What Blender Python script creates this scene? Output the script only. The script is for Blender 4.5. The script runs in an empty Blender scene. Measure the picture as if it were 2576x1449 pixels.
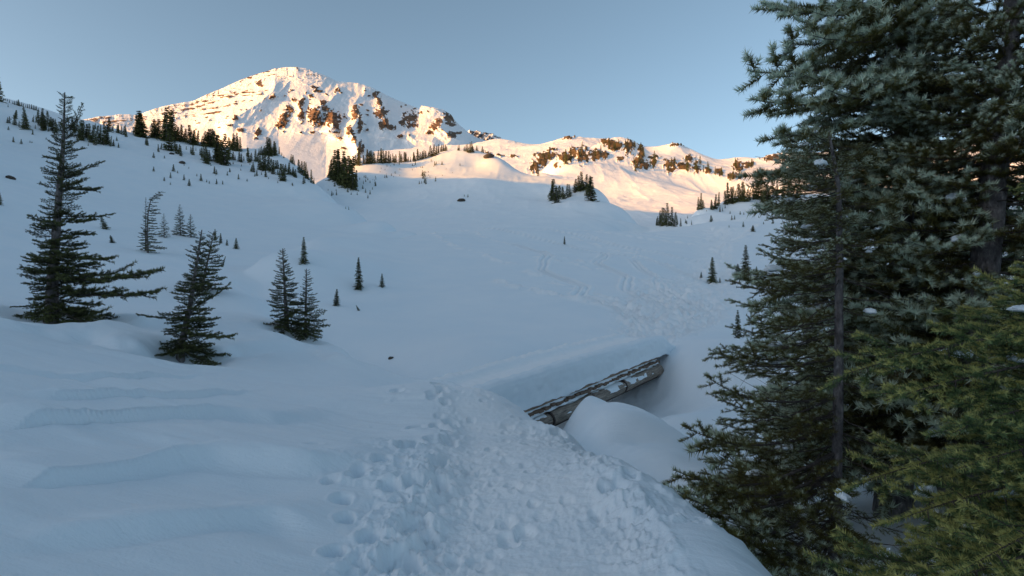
import bpy, math, random
import numpy as np
from mathutils import Vector, Matrix, Euler

random.seed(7)
RNG = np.random.default_rng(7)
scene = bpy.context.scene
COL = scene.collection

# ------------------------------------------------------------------ camera
cam_d = bpy.data.cameras.new('camera')
cam = bpy.data.objects.new('camera', cam_d)
COL.objects.link(cam)
cam_d.sensor_width = 36.0
cam_d.lens = 20.0
cam_d.clip_start = 0.05
cam_d.clip_end = 60000.0
cam.location = (0, 0, 0)
cam.rotation_euler = (math.radians(90), 0, 0)
scene.camera = cam

# ------------------------------------------------------------------ sky, sun, exposure
SUN_EL = 9.2            # degrees above the horizon
SUN_AZ = 115.0          # degrees counter-clockwise from +Y: low on the left, a little behind the viewer
world = bpy.data.worlds.new('World')
scene.world = world
world.use_nodes = True
wn = world.node_tree
wn.nodes.clear()
w_out = wn.nodes.new('ShaderNodeOutputWorld')
w_bg = wn.nodes.new('ShaderNodeBackground')
w_sky = wn.nodes.new('ShaderNodeTexSky')
w_sky.sky_type = 'NISHITA'
w_sky.sun_disc = False
w_sky.sun_elevation = math.radians(SUN_EL)
w_sky.sun_rotation = math.radians(-SUN_AZ)
w_sky.altitude = 1700
w_sky.air_density = 0.75
w_sky.dust_density = 7.0
w_sky.ozone_density = 1.2
w_bg.inputs['Strength'].default_value = 0.15
w_hs = wn.nodes.new('ShaderNodeHueSaturation')
w_hs.inputs['Hue'].default_value = 0.481
w_hs.inputs['Saturation'].default_value = 0.84
wn.links.new(w_sky.outputs[0], w_hs.inputs['Color'])
wn.links.new(w_hs.outputs[0], w_bg.inputs['Color'])
wn.links.new(w_bg.outputs[0], w_out.inputs[0])

sun_d = bpy.data.lights.new('sun', 'SUN')
sun_d.energy = 4.5
sun_d.angle = math.radians(0.6)
sun_d.color = (1.0, 0.405, 0.02)
sun = bpy.data.objects.new('sun', sun_d)
COL.objects.link(sun)
_az, _el = math.radians(SUN_AZ), math.radians(SUN_EL)
SUN_DIR = Vector((-math.sin(_az) * math.cos(_el), math.cos(_az) * math.cos(_el), math.sin(_el)))
sun.rotation_euler = SUN_DIR.to_track_quat('Z', 'Y').to_euler()

scene.view_settings.view_transform = 'Standard'
scene.view_settings.look = 'None'
scene.view_settings.exposure = 0.8
scene.view_settings.gamma = 1.0
scene.view_settings.use_curve_mapping = False
scene.cycles.max_bounces = 12
scene.cycles.diffuse_bounces = 10
scene.cycles.glossy_bounces = 2
scene.cycles.use_denoising = True

# ------------------------------------------------------------------ helpers
F_PX = 20.0 / 36.0 * 2576.0      # survey notes were taken on a 2576 x 1449 print


def P(x, y, d):
    """a surveyed point: bearing and height read at (x, y), at a distance of d metres"""
    return ((x - 1288.0) / F_PX * d, d, (724.5 - y) / F_PX * d)


def hash2(ix, iy, seed):
    h = (ix.astype(np.int64) * 374761393 + iy.astype(np.int64) * 668265263 + seed * 974634777) & 0xFFFFFFFF
    h = ((h ^ (h >> 13)) * 1274126177) & 0xFFFFFFFF
    h = (h ^ (h >> 16)) & 0xFFFFFFFF
    return h.astype(np.float64) / 4294967295.0


def vnoise(x, y, seed=0):
    x = np.asarray(x, dtype=np.float64)
    y = np.asarray(y, dtype=np.float64)
    ix = np.floor(x); iy = np.floor(y)
    fx = x - ix; fy = y - iy
    fx = fx * fx * fx * (fx * (fx * 6 - 15) + 10)
    fy = fy * fy * fy * (fy * (fy * 6 - 15) + 10)
    ix = ix.astype(np.int64); iy = iy.astype(np.int64)
    a = hash2(ix, iy, seed); b = hash2(ix + 1, iy, seed)
    c = hash2(ix, iy + 1, seed); d = hash2(ix + 1, iy + 1, seed)
    return (a + (b - a) * fx) * (1 - fy) + (c + (d - c) * fx) * fy


def fbm(x, y, octaves=4, seed=0, gain=0.5, lac=2.03):
    s = 0.0; amp = 1.0; tot = 0.0
    for o in range(octaves):
        s = s + amp * (vnoise(x, y, seed + o * 17) * 2 - 1)
        tot += amp
        amp *= gain
        x = x * lac + 3.7; y = y * lac - 1.9
    return s / tot


def ridged(x, y, octaves=4, seed=0, gain=0.5):
    s = 0.0; amp = 1.0; tot = 0.0
    for o in range(octaves):
        n = 1.0 - np.abs(vnoise(x, y, seed + o * 31) * 2 - 1)
        s = s + amp * n * n
        tot += amp
        amp *= gain
        x = x * 2.07 + 5.1; y = y * 2.07 + 2.3
    return s / tot


def sstep(a, b, x):
    t = np.clip((x - a) / (b - a), 0, 1)
    return t * t * (3 - 2 * t)


def poly_dist(px, py, pts):
    """distance to a polyline and the fraction along it"""
    best = np.full(np.shape(px), 1e9)
    frac = np.zeros(np.shape(px))
    side = np.zeros(np.shape(px))
    seg = [math.hypot(pts[i + 1][0] - pts[i][0], pts[i + 1][1] - pts[i][1]) for i in range(len(pts) - 1)]
    tot = sum(seg); acc = 0.0
    for i in range(len(pts) - 1):
        ax, ay = pts[i][:2]; bx, by = pts[i + 1][:2]
        dx, dy = bx - ax, by - ay
        t = np.clip(((px - ax) * dx + (py - ay) * dy) / (dx * dx + dy * dy), 0, 1)
        ex = px - (ax + t * dx); ey = py - (ay + t * dy)
        dd = np.hypot(ex, ey)
        m = dd < best
        best = np.where(m, dd, best)
        frac = np.where(m, (acc + t * seg[i]) / tot, frac)
        side = np.where(m, np.sign(dx * ey - dy * ex), side)
        acc += seg[i]
    return best, frac, side


class Layer:
    """thin-plate surface z(theta, ln r) through surveyed points"""
    def __init__(self, pts, zlo, zhi):
        p = np.array(pts, dtype=np.float64)
        th = np.arctan2(p[:, 0], p[:, 1]); lr = 0.5 * np.log(p[:, 0] ** 2 + p[:, 1] ** 2)
        self.c = np.stack([th, lr], 1)
        n = len(p)
        r2 = ((self.c[:, None, :] - self.c[None]) ** 2).sum(-1)
        K = 0.5 * r2 * np.log(r2 + 1e-12)
        K[np.arange(n), np.arange(n)] += 1e-6
        A = np.zeros((n + 3, n + 3))
        A[:n, :n] = K
        A[:n, n] = 1; A[:n, n + 1:] = self.c
        A[n, :n] = 1; A[n + 1:, :n] = self.c.T
        b = np.zeros(n + 3); b[:n] = p[:, 2]
        self.w = np.linalg.solve(A, b)
        self.lo, self.hi = zlo, zhi

    def __call__(self, th, lr):
        n = len(self.c)
        out = self.w[n] + self.w[n + 1] * th + self.w[n + 2] * lr
        for i in range(n):
            r2 = (th - self.c[i, 0]) ** 2 + (lr - self.c[i, 1]) ** 2
            out = out + self.w[i] * 0.5 * r2 * np.log(r2 + 1e-12)
        return np.clip(out, self.lo, self.hi)


def new_mesh(name, verts, faces_flat, face_size, smooth=True):
    me = bpy.data.meshes.new(name)
    v = np.asarray(verts, dtype=np.float32).reshape(-1, 3)
    f = np.asarray(faces_flat, dtype=np.int32).ravel()
    nf = len(f) // face_size
    me.vertices.add(len(v)); me.vertices.foreach_set('co', v.ravel())
    me.loops.add(len(f)); me.loops.foreach_set('vertex_index', f)
    me.polygons.add(nf)
    me.polygons.foreach_set('loop_start', np.arange(nf, dtype=np.int32) * face_size)
    me.polygons.foreach_set('loop_total', np.full(nf, face_size, dtype=np.int32))
    me.update(calc_edges=True)
    if smooth:
        me.polygons.foreach_set('use_smooth', np.ones(nf, dtype=bool))
    return me


def grid_mesh(name, X, Y, Z, attrs=None):
    nr, nc = X.shape
    idx = np.arange(nr * nc, dtype=np.int32).reshape(nr, nc)
    q = np.stack([idx[:-1, :-1], idx[:-1, 1:], idx[1:, 1:], idx[1:, :-1]], -1)
    me = new_mesh(name, np.stack([X, Y, Z], -1), q, 4)
    for k, a in (attrs or {}).items():
        at = me.attributes.new(k, 'FLOAT', 'POINT')
        at.data.foreach_set('value', np.asarray(a, dtype=np.float32).ravel())
    return me


def link(name, me, mats=(), parent=None, loc=None, rot=None, scale=None):
    o = bpy.data.objects.new(name, me)
    COL.objects.link(o)
    if me is not None and mats:
        for m in (mats if isinstance(mats, (list, tuple)) else [mats]):
            if m.name not in [x.name for x in me.materials if x]:
                me.materials.append(m)
    if parent is not None:
        o.parent = parent
    if loc is not None: o.location = loc
    if rot is not None: o.rotation_euler = rot
    if scale is not None: o.scale = scale if isinstance(scale, (tuple, list, Vector)) else (scale,) * 3
    return o


def tag(o, label, cat, group=None):
    o['label'] = label
    o['category'] = cat
    if group: o['group'] = group
    return o


def struct(o, label=None, kind='structure'):
    o['kind'] = kind
    if label: o['label'] = label
    return o


# ------------------------------------------------------------------ materials
class NT:
    def __init__(self, name):
        self.m = bpy.data.materials.new(name)
        self.m.use_nodes = True
        self.t = self.m.node_tree
        self.b = self.t.nodes['Principled BSDF']

    def n(self, kind, **kw):
        nd = self.t.nodes.new(kind)
        for k, v in kw.items(): setattr(nd, k, v)
        return nd

    def l(self, a, b): self.t.links.new(a, b)

    def noise(self, scale, detail=4, rough=0.55, vec=None):
        nd = self.n('ShaderNodeTexNoise')
        nd.inputs['Scale'].default_value = scale
        nd.inputs['Detail'].default_value = detail
        nd.inputs['Roughness'].default_value = rough
        if vec is not None: self.l(vec, nd.inputs['Vector'])
        return nd

    def ramp(self, stops, fac):
        nd = self.n('ShaderNodeValToRGB')
        el = nd.color_ramp.elements
        while len(el) < len(stops): el.new(0.5)
        for e, (p, c) in zip(el, stops):
            e.position = p
            e.color = (c[0], c[1], c[2], 1)
        self.l(fac, nd.inputs[0])
        return nd

    def mix(self, fac, a, b):
        nd = self.n('ShaderNodeMix', data_type='RGBA')
        if hasattr(fac, 'is_linked'): self.l(fac, nd.inputs[0])
        else: nd.inputs[0].default_value = fac
        for v, s in ((a, nd.inputs[6]), (b, nd.inputs[7])):
            if hasattr(v, 'is_linked'): self.l(v, s)
            else: s.default_value = (v[0], v[1], v[2], 1)
        return nd.outputs[2]

    def math(self, op, a, b):
        nd = self.n('ShaderNodeMath', operation=op)
        for v, s in ((a, nd.inputs[0]), (b, nd.inputs[1])):
            if hasattr(v, 'is_linked'): self.l(v, s)
            else: s.default_value = v
        return nd.outputs[0]

    def bump(self, h, strength, dist, prev=None):
        nd = self.n('ShaderNodeBump')
        nd.inputs['Strength'].default_value = strength
        nd.inputs['Distance'].default_value = dist
        self.l(h, nd.inputs['Height'])
        if prev is not None: self.l(prev, nd.inputs['Normal'])
        return nd.outputs[0]


def snow_material():
    k = NT('snow')
    geo = k.n('ShaderNodeNewGeometry').outputs['Position']
    big = k.noise(0.35, 4, 0.5, geo)
    col = k.ramp([(0.3, (0.80, 0.88, 0.93)), (0.7, (0.85, 0.91, 0.945))], big.outputs[0])
    ch = k.n('ShaderNodeAttribute', attribute_name='churn')
    c2 = k.mix(ch.outputs['Fac'], col.outputs[0], (0.94, 0.965, 0.975))
    k.l(c2, k.b.inputs['Base Color'])
    k.b.inputs['Roughness'].default_value = 0.62
    k.b.inputs['Specular IOR Level'].default_value = 0.25
    fine = k.noise(38, 3, 0.6, geo)
    mid = k.noise(6.5, 4, 0.55, geo)
    mp = k.n('ShaderNodeMapping'); mp.inputs['Rotation'].default_value = (0, 0, 0.22); mp.inputs['Scale'].default_value = (0.55, 4.2, 1.0); k.l(geo, mp.inputs[0])
    wind = k.noise(2.4, 5, 0.6, mp.outputs[0])
    b0 = k.bump(wind.outputs[0], 0.30, 0.06)
    b1 = k.bump(mid.outputs[0], 0.16, 0.05, b0)
    b2 = k.bump(fine.outputs[0], 0.42, 0.014, b1)
    k.l(b2, k.b.inputs['Normal'])
    return k.m


def peak_material(name, rock_lo, rock_hi, scale, bumpd):
    k = NT(name)
    geo = k.n('ShaderNodeNewGeometry').outputs['Position']
    rk = k.n('ShaderNodeAttribute', attribute_name='rock').outputs['Fac']
    nz = k.noise(scale, 6, 0.65, geo)
    nz2 = k.noise(scale * 7.0, 6, 0.7, geo)
    s = k.math('ADD', rk, k.math('MULTIPLY', k.math('SUBTRACT', nz2.outputs[0], 0.5), 1.5))
    mask = k.ramp([(0.47, (0, 0, 0)), (0.55, (1, 1, 1))], s)
    rock = k.ramp([(0.3, rock_lo), (0.7, rock_hi)], nz.outputs[0])
    snow = k.ramp([(0.3, (0.86, 0.88, 0.90)), (0.7, (0.92, 0.93, 0.94))], nz.outputs[0])
    k.l(k.mix(mask.outputs[0], snow.outputs[0], rock.outputs[0]), k.b.inputs['Base Color'])
    k.b.inputs['Roughness'].default_value = 0.75
    k.b.inputs['Specular IOR Level'].default_value = 0.15
    b1 = k.bump(nz.outputs[0], 0.35, bumpd)
    b2 = k.bump(nz2.outputs[0], 0.35, bumpd * 0.3, b1)
    k.l(b2, k.b.inputs['Normal'])
    return k.m


def bark_material(name, lo, hi, scale=9.0):
    k = NT(name)
    tc = k.n('ShaderNodeTexCoord').outputs['Object']
    mp = k.n('ShaderNodeMapping'); mp.inputs['Scale'].default_value = (1, 1, 0.45); k.l(tc, mp.inputs[0])
    a = k.noise(scale, 6, 0.7, mp.outputs[0])
    c = k.ramp([(0.32, lo), (0.55, [(x + y) / 2.4 for x, y in zip(lo, hi)]), (0.72, hi)], a.outputs[0])
    k.l(c.outputs[0], k.b.inputs['Base Color'])
    k.b.inputs['Roughness'].default_value = 0.9
    k.b.inputs['Specular IOR Level'].default_value = 0.1
    k.l(k.bump(a.outputs[0], 0.9, 0.03), k.b.inputs['Normal'])
    return k.m


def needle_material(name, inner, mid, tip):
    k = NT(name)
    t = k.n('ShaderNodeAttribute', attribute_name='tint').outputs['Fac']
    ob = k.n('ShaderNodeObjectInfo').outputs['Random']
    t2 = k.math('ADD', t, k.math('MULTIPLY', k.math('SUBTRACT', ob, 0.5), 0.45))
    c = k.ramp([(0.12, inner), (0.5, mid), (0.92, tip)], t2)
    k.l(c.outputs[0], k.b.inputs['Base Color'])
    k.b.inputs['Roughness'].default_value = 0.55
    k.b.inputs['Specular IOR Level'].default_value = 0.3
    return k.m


M_SNOW = snow_material()
M_PEAK = peak_material('snow_and_rock_of_the_peak', (0.040, 0.026, 0.021), (0.27, 0.17, 0.10), 0.006, 30.0)
M_RIDGE = peak_material('snow_and_rock_of_the_ridge', (0.045, 0.033, 0.018), (0.20, 0.135, 0.07), 0.09, 1.6)
M_CRAG = peak_material('dark_rock_of_the_crag', (0.035, 0.034, 0.04), (0.12, 0.11, 0.115), 0.006, 30.0)
M_BARK = bark_material('grey_fir_bark', (0.060, 0.053, 0.054), (0.40, 0.365, 0.36), 16.0)
M_TWIG = bark_material('grey_twig_bark', (0.07, 0.058, 0.052), (0.20, 0.17, 0.155), 20.0)
M_FIR = needle_material('fir_needles', (0.090, 0.074, 0.015), (0.155, 0.150, 0.042), (0.58, 0.66, 0.52))
M_HEM = needle_material('hemlock_needles', (0.060, 0.095, 0.034), (0.125, 0.19, 0.072), (0.42, 0.40, 0.13))
M_DARK = needle_material('dark_conifer_needles', (0.028, 0.032, 0.009), (0.058, 0.068, 0.020), (0.13, 0.14, 0.045))

# ================================================================== THE GROUND
def polar(deg, r, z):
    a = math.radians(deg)
    return (math.sin(a) * r, math.cos(a) * r, z)


def S(*pts): return [P(*p) for p in pts]


# ---- the near slope with the trodden path
near_pts = S((0, 1449, 2.6), (400, 1449, 2.95), (830, 1449, 3.3), (1300, 1449, 3.36), (1700, 1449, 3.4), (1890, 1449, 3.45),
             (0, 1300, 3.15), (500, 1300, 3.8), (900, 1300, 4.4), (1300, 1300, 4.5), (1700, 1300, 4.55), (1790, 1320, 4.4),
             (0, 1150, 4.1), (500, 1150, 5.2), (1000, 1150, 6.2), (1300, 1150, 6.3), (1500, 1140, 7.0), (1600, 1180, 6.1), (1720, 1262, 5.0),
             (0, 1000, 5.7), (400, 1010, 7.4), (800, 1040, 8.6), (1100, 1060, 8.9), (1300, 1065, 9.0), (1410, 1085, 9.3),
             (0, 900, 7.8), (400, 930, 10.8), (700, 950, 12.4), (1000, 985, 13), (1150, 985, 13.6), (1250, 988, 14.0), (1310, 1030, 12.0),
             (0, 830, 11.5), (250, 845, 14.2), (460, 900, 13.8), (130, 805, 15.5), (600, 880, 15.6), (800, 880, 17.6), (950, 930, 16),
             (1050, 965, 14.7), (1150, 964, 15.4), (860, 885, 18.6), (800, 860, 20), (740, 825, 21.5), (650, 760, 27), (585, 715, 33),
             (0, 760, 16.5), (0, 690, 24), (300, 740, 24), (450, 760, 24), (450, 690, 34), (300, 660, 38), (0, 620, 36), (450, 640, 44))
near_pts += [(-6.6, 26, -5.0), (-2.6, 18.5, -5.0), (-1.6, 19.5, -5.0), (-8.5, 29, -4.0), (-13, 35, -3.2), (-17, 42, -1.0),
             (0.6, 15.8, -5.0), (1.1, 12.6, -4.6), (2.6, 9.0, -4.5), (3.2, 7.0, -4.2), (2.9, 5.4, -3.7), (2.8, 4.2, -3.3),
             (2.6, 3.0, -2.7), (4.2, 3.6, -3.6), (2.2, 1.5, -2.1), (6, 6, -4.4), (7, 2, -3.8), (8, -5, -4.0), (20, 10, -7), (15, -15, -6),
             (0, 1.2, -1.62), (-1.5, 1.2, -1.5), (-2.6, 1.6, -1.05), (1.2, 1.4, -1.75), (0.1, -1.5, -1.5), (0, -8, -0.8), (-5, 0, -0.2), (-10, -6, 1.0),
             (-12, 4, 1.6), (-20, 5, 3.0), (-30, -10, 4), (0, -30, -1), (-40, 20, 8), (-25, 60, 3.0), (-60, 60, 3.0), (0, 60, -8), (40, 40, -12)]
L_NEAR = Layer(near_pts, -9, 9)

# ---- the bowl beyond the creek
bowl_pts = S((850, 850, 27), (950, 900, 25), (1050, 945, 22), (1150, 945, 20.8), (1250, 905, 21.5),
             (700, 745, 36), (620, 702, 41), (800, 740, 38), (1000, 800, 32), (1200, 830, 28), (1400, 830, 28), (1560, 862, 25),
             (1000, 700, 46), (1200, 720, 43), (1400, 730, 42), (1600, 760, 38), (770, 612, 62), (900, 606, 70), (1000, 603, 75),
             (1060, 590, 80), (1200, 578, 92), (1000, 650, 57), (1200, 640, 62), (1400, 640, 65), (1420, 612, 80), (1400, 577, 98),
             (1600, 586, 103), (1600, 650, 65), (1800, 710, 57), (1800, 640, 75), (1800, 578, 108), (1950, 560, 118), (1870, 692, 60),
             (1860, 848, 28), (1700, 800, 34), (1700, 720, 50), (2000, 720, 52), (2200, 610, 95), (2400, 570, 115), (2000, 850, 27),
             (2200, 850, 27), (2400, 800, 32), (1660, 868, 24.5), (1690, 885, 23),
             (1715, 915, 21.3), (1750, 930, 20.5), (1800, 960, 19.5),  (1700, 1050, 16.5), (1800, 1080, 15.5),
             (1900, 1000, 17.5), (1900, 1150, 13), (2100, 1000, 17), (2100, 1200, 11.5), (2300, 1200, 11), (2400, 1000, 15), (2100, 1320, 8.6), (2300, 1330, 8.2), (2500, 1350, 7.5))
bowl_pts += S((900, 628, 61), (1000, 622, 66), (1060, 610, 71), (1200, 597, 82), (770, 640, 54))
for _t, _o, _z in ((1.5, 0.7, -4.9), (3, 0.8, -4.9), (4.5, 0.8, -4.7), (6, 0.8, -4.5), (7.2, 0.7, -4.3), (8.2, 0.5, -4.0), (6, -1.2, -4.6), (3, -1.2, -4.8), (7.8, -1.2, -4.0), (6.5, 1.6, -4.3)):
    _b = np.array(P(1304, 1031, 15.0)) * (1 - _t / 8.85) + np.array(P(1650, 893, 22.0)) * (_t / 8.85)
    bowl_pts.append((_b[0] + 0.79 * _o, _b[1] - 0.61 * _o, _z))
bowl_pts += [(-7.4, 23.6, -4.8), (-3.0, 19.0, -4.9), (-1.6, 18.0, -5.0), (2.2, 17.4, -4.9), (0.6, 15.4, -4.9), (3.6, 17.6, -4.4), (1.4, 12, -4.5), (2.2, 9, -4.4),
             (3.4, 7.6, -4.2), (5.5, 6, -3.9), (7, 9, -3.0), (8, 3, -3.4), (12, 8, -2.2), (15, -3, -2.5), (40, 10, 1), (40, 40, 4), (90, 60, 14), (6, -10, -4), (30, -30, -3), (100, -60, 5),
             (-27, 60, -1), (-27, 78, 0), (-20, 95, 2), (-13, 105, 4), (-5, 112, 6.5), (-20, 40, -2.5), (0, -20, -8), (-30, 20, -8), (-40, -40, -8), (0, 150, 4), (80, 150, 12), (-60, 150, -2)]
L_BOWL = Layer(bowl_pts, -7, 20)

# ---- the drift that leans on the bridge
drift_pts = S((1478, 996, 15.7), (1515, 1006, 15.3), (1560, 1017, 14.9), (1650, 1052, 14.0), (1720, 1100, 12.8), (1790, 1168, 11.5), (1480, 1060, 13.6), (1500, 1110, 12.3),
              (1600, 1110, 12), (1640, 1190, 9.8), (1720, 1240, 9), (1800, 1290, 8.3), (1950, 1290, 8.6), (1900, 1230, 10.0), (1560, 1160, 10.8))
drift_pts += [(1.0, 15.9, -4.7), (2.0, 17.2, -4.9), (3.6, 17.2, -5.0), (4.8, 15.6, -5.0), (5.6, 13.6, -5.0), (6.6, 11.5, -4.6), (0.9, 14.2, -4.6), (1.05, 12.8, -4.6), (0.7, 11.5, -5.2),
              (1.4, 9.5, -4.6), (2.4, 7.4, -4.3), (4, 6, -4.4), (8, 8, -5.5), (0, 16, -6), (-3, 14, -7), (5, 22, -7), (10, 14, -7), (3, 3, -6), (-10, 20, -8), (12, 4, -7)]
L_DRIFT = Layer(drift_pts, -8, -2.6)

# ---- the hillside on the left
hill_crest = [(-120, 232, 185), (0, 248, 185), (100, 282, 181), (194, 301, 180), (256, 316, 182), (324, 337, 185), (389, 347, 188), (432, 355, 190),
              (532, 370, 195), (609, 383, 195), (696, 391, 195), (748, 418, 183), (795, 465, 168), (844, 506, 148), (907, 543, 124), (990, 574, 104), (1036, 586, 94)]
hill_pts = S(*hill_crest)
for x, y, d in hill_crest:
    X, Y, Z = P(x, y, d)
    drop = 5.0 if x < 740 else 4.0
    if x < 740:
        hill_pts.append((X * 0.91, Y * 0.91, Z - 5.4))
        hill_pts.append((X * 0.80, Y * 0.80, Z - 12.6))
    else:
        hill_pts.append((X * 0.93, Y * 0.93, Z - 2.6))
    hill_pts.append((X * 1.10, Y * 1.10, Z - drop))
    hill_pts.append((X * 1.45, Y * 1.45, Z - (24 if x < 740 else 14)))
hill_pts += S((0, 720, 21), (0, 640, 33), (0, 560, 50), (0, 450, 85), (0, 350, 125), (194, 690, 33), (194, 610, 48), (194, 500, 76), (194, 400, 118),
              (324, 450, 112), (324, 560, 66), (324, 640, 45), (500, 480, 118), (500, 570, 76), (500, 660, 48), (609, 500, 118), (609, 580, 77), (609, 652, 52),
              (650, 695, 42), (748, 500, 132), (748, 570, 90), (748, 645, 60), (850, 570, 105), (900, 590, 96), (900, 625, 74), (1000, 610, 84))
hill_pts += [polar(-60, 20, 0), polar(-60, 60, 13), polar(-60, 120, 38), polar(-60, 200, 74), polar(-60, 300, 66), polar(-90, 20, 1), polar(-90, 60, 13), polar(-90, 120, 40),  # unseen hill at left and behind: crest heights shaped to shade the bowl
             polar(-90, 200, 88), polar(-90, 320, 80), polar(-120, 30, 2), polar(-120, 120, 38), polar(-120, 200, 80), polar(-120, 320, 84), polar(-150, 60, 6), polar(-150, 200, 50), polar(-150, 320, 60),
             polar(-178, 60, 0), polar(-178, 200, 12), polar(-178, 320, 14), polar(20, 60, -12), polar(20, 120, -8), polar(20, 250, -10), polar(60, 100, -20), polar(60, 250, -20), (-6, 22, -8), (-3, 8, -6), (-12, 33, -3.0), (8, 20, -10),
             (-8, 4, -2.2), (-12, -6, -0.6), (4, -10, -6), (-3, 2, -4.5)]
L_HILL = Layer(hill_pts, -14, 100)

# ---- the knoll in the middle
knoll_crest = [(830, 440, 205), (888, 421, 225), (916, 417, 232), (983, 411, 243), (1040, 408, 250), (1068, 400, 254), (1101, 391, 258), (1118, 382, 261), (1147, 379, 262), (1190, 385, 260), (1231, 396, 255),
               (1274, 409, 249), (1309, 433, 240), (1377, 444, 228), (1441, 458, 222), (1489, 472, 213), (1530, 505, 188), (1570, 536, 165), (1614, 569, 140)]
knoll_pts = S(*knoll_crest)
for x, y, d in knoll_crest:
    X, Y, Z = P(x, y, d)
    knoll_pts.append((X * 0.93, Y * 0.93, Z - 5.0))
    knoll_pts.append((X * 1.08, Y * 1.08, Z - 4.5))
    knoll_pts.append((X * 1.4, Y * 1.4, Z - 26))
knoll_pts += S((888, 500, 172), (960, 560, 130), (1100, 460, 200), (1100, 540, 140), (1200, 450, 205), (1200, 540, 140), (1300, 500, 180), (1300, 560, 124), (1400, 500, 185),
               (1400, 550, 142), (1480, 535, 153), (1540, 570, 126), (960, 480, 190), (840, 500, 165), (1020, 590, 108), (1200, 590, 100), (1400, 590, 100), (1020, 430, 226), (1200, 410, 238))
knoll_pts += [polar(-30, 120, 0), polar(-30, 200, 14), polar(-30, 300, 10), polar(-22, 200, 26), polar(22, 120, -5), polar(22, 200, 5), polar(22, 330, 0), polar(-10, 70, -3), polar(5, 70, -3)]
L_KNOLL = Layer(knoll_pts, -14, 80)

# ---- the slope on the right
side_crest = [(1641, 571, 142), (1716, 559, 158), (1750, 530, 176), (1784, 524, 182), (1817, 510, 190), (1912, 492, 198), (1970, 491, 200), (2100, 482, 200), (2300, 462, 196), (2600, 440, 190)]
side_pts = S(*side_crest)
for x, y, d in side_crest:
    X, Y, Z = P(x, y, d)
    side_pts.append((X * 0.92, Y * 0.92, Z - 4.6))
    side_pts.append((X * 1.10, Y * 1.10, Z - 4.5))
    side_pts.append((X * 1.5, Y * 1.5, Z - 16))
side_pts += S((1716, 580, 125), (1817, 560, 138), (1912, 540, 146), (2100, 545, 138), (2300, 540, 135), (1800, 590, 105), (2000, 590, 105), (2300, 600, 100))
side_pts += [polar(60, 100, 10), polar(60, 200, 40), polar(60, 300, 30), polar(2, 120, -6), polar(2, 250, -6), polar(90, 100, 6), polar(90, 250, 20), polar(30, 60, -6)]
L_SIDE = Layer(side_pts, -14, 60)

PATH = [(0.1, -3), (0.1, 1.5), (0.1, 3.4), (0.12, 5), (0.05, 7), (-0.25, 9.5), (-0.75, 12), (-0.95, 14), (-0.55, 15.6), (0.4, 17.0), (4.6, 22.4), (5.6, 24.5), (7.2, 28.5), (9.3, 34), (12.5, 42), (16, 50), (22, 62), (29, 80), (38, 105)]
BRIDGE_A = np.array(P(1304, 1031, 15.0))
BRIDGE_B = np.array(P(1650, 893, 22.0))
BU = (BRIDGE_B - BRIDGE_A); BLEN = float(np.linalg.norm(BU)); BU = BU / BLEN
BN = np.array([BU[1], -BU[0], 0.0]); BN /= np.linalg.norm(BN)       # faces the viewer

# ---- individual boot holes beside the path (surveyed) and lips blown up by the wind
HOLES = [(P(1046, 1075, 8.3), 0.13, 0.26), (P(1050, 1122, 7.1), 0.10, 0.20), (P(1020, 1135, 6.9), 0.11, 0.22), (P(962, 1192, 5.9), 0.10, 0.22), (P(1005, 1188, 5.9), 0.10, 0.20),
         (P(860, 1290, 4.7), 0.08, 0.12), (P(980, 1240, 5.1), 0.09, 0.16), (P(1000, 1020, 10.4), 0.11, 0.10), (P(975, 1000, 11.5), 0.12, 0.09), (P(790, 1155, 6.2), 0.09, 0.05),
         (P(840, 1400, 3.7), 0.07, 0.14), (P(930, 1360, 4.0), 0.08, 0.13), (P(1330, 1095, 7.9), 0.10, 0.07), (P(900, 1235, 5.3), 0.09, 0.11), (P(830, 1250, 5.1), 0.07, 0.07), (P(905, 1215, 5.5), 0.08, 0.12), (P(870, 1330, 4.3), 0.07, 0.11)]
_hr = np.random.default_rng(3)
for _i in range(110):
    yy = 3.0 + 13 * _hr.random() ** 1.3
    cx = np.interp(yy, [p[1] for p in PATH[1:9]], [p[0] for p in PATH[1:9]])
    HOLES.append(((cx + _hr.normal() * 0.42, yy, 0), 0.045 + 0.045 * _hr.random(), 0.02 + 0.04 * _hr.random()))
for _i in range(46):
    yy = 3.0 + 10 * _hr.random() ** 1.2
    cx = np.interp(yy, [p[1] for p in PATH[1:9]], [p[0] for p in PATH[1:9]])
    sd = -1 if _hr.random() < 0.55 else 1
    HOLES.append(((cx + sd * (0.78 + 0.3 * _hr.random()), yy, 0), 0.08 + 0.05 * _hr.random(), 0.06 + 0.08 * _hr.random()))
LIPS = [([P(0, 1075, 4.7), P(300, 1062, 6.0), P(560, 1045, 7.5), P(800, 1050, 8.3)], 0.13, 0.38),
        ([P(0, 1240, 3.5), P(300, 1185, 4.5), P(545, 1150, 5.3), P(780, 1180, 5.5), P(960, 1165, 6.0)], 0.15, 0.32),
        ([P(0, 1340, 2.95), P(400, 1330, 3.5), P(700, 1290, 4.2), P(860, 1330, 4.1)], 0.10, 0.26),
        ([P(60, 820, 13.3), P(270, 850, 14.0), P(400, 885, 13.4), P(520, 880, 14.6)], 0.30, 1.2),
        ([P(560, 890, 15.0), P(760, 885, 17.0), P(920, 930, 15.4)], 0.22, 1.1), ([P(0, 930, 7.0), P(260, 960, 8.2), P(520, 965, 10.5)], 0.10, 0.5), ([P(150, 1010, 6.3), P(420, 1000, 7.8), P(640, 1005, 9.6)], 0.08, 0.35)]
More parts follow.
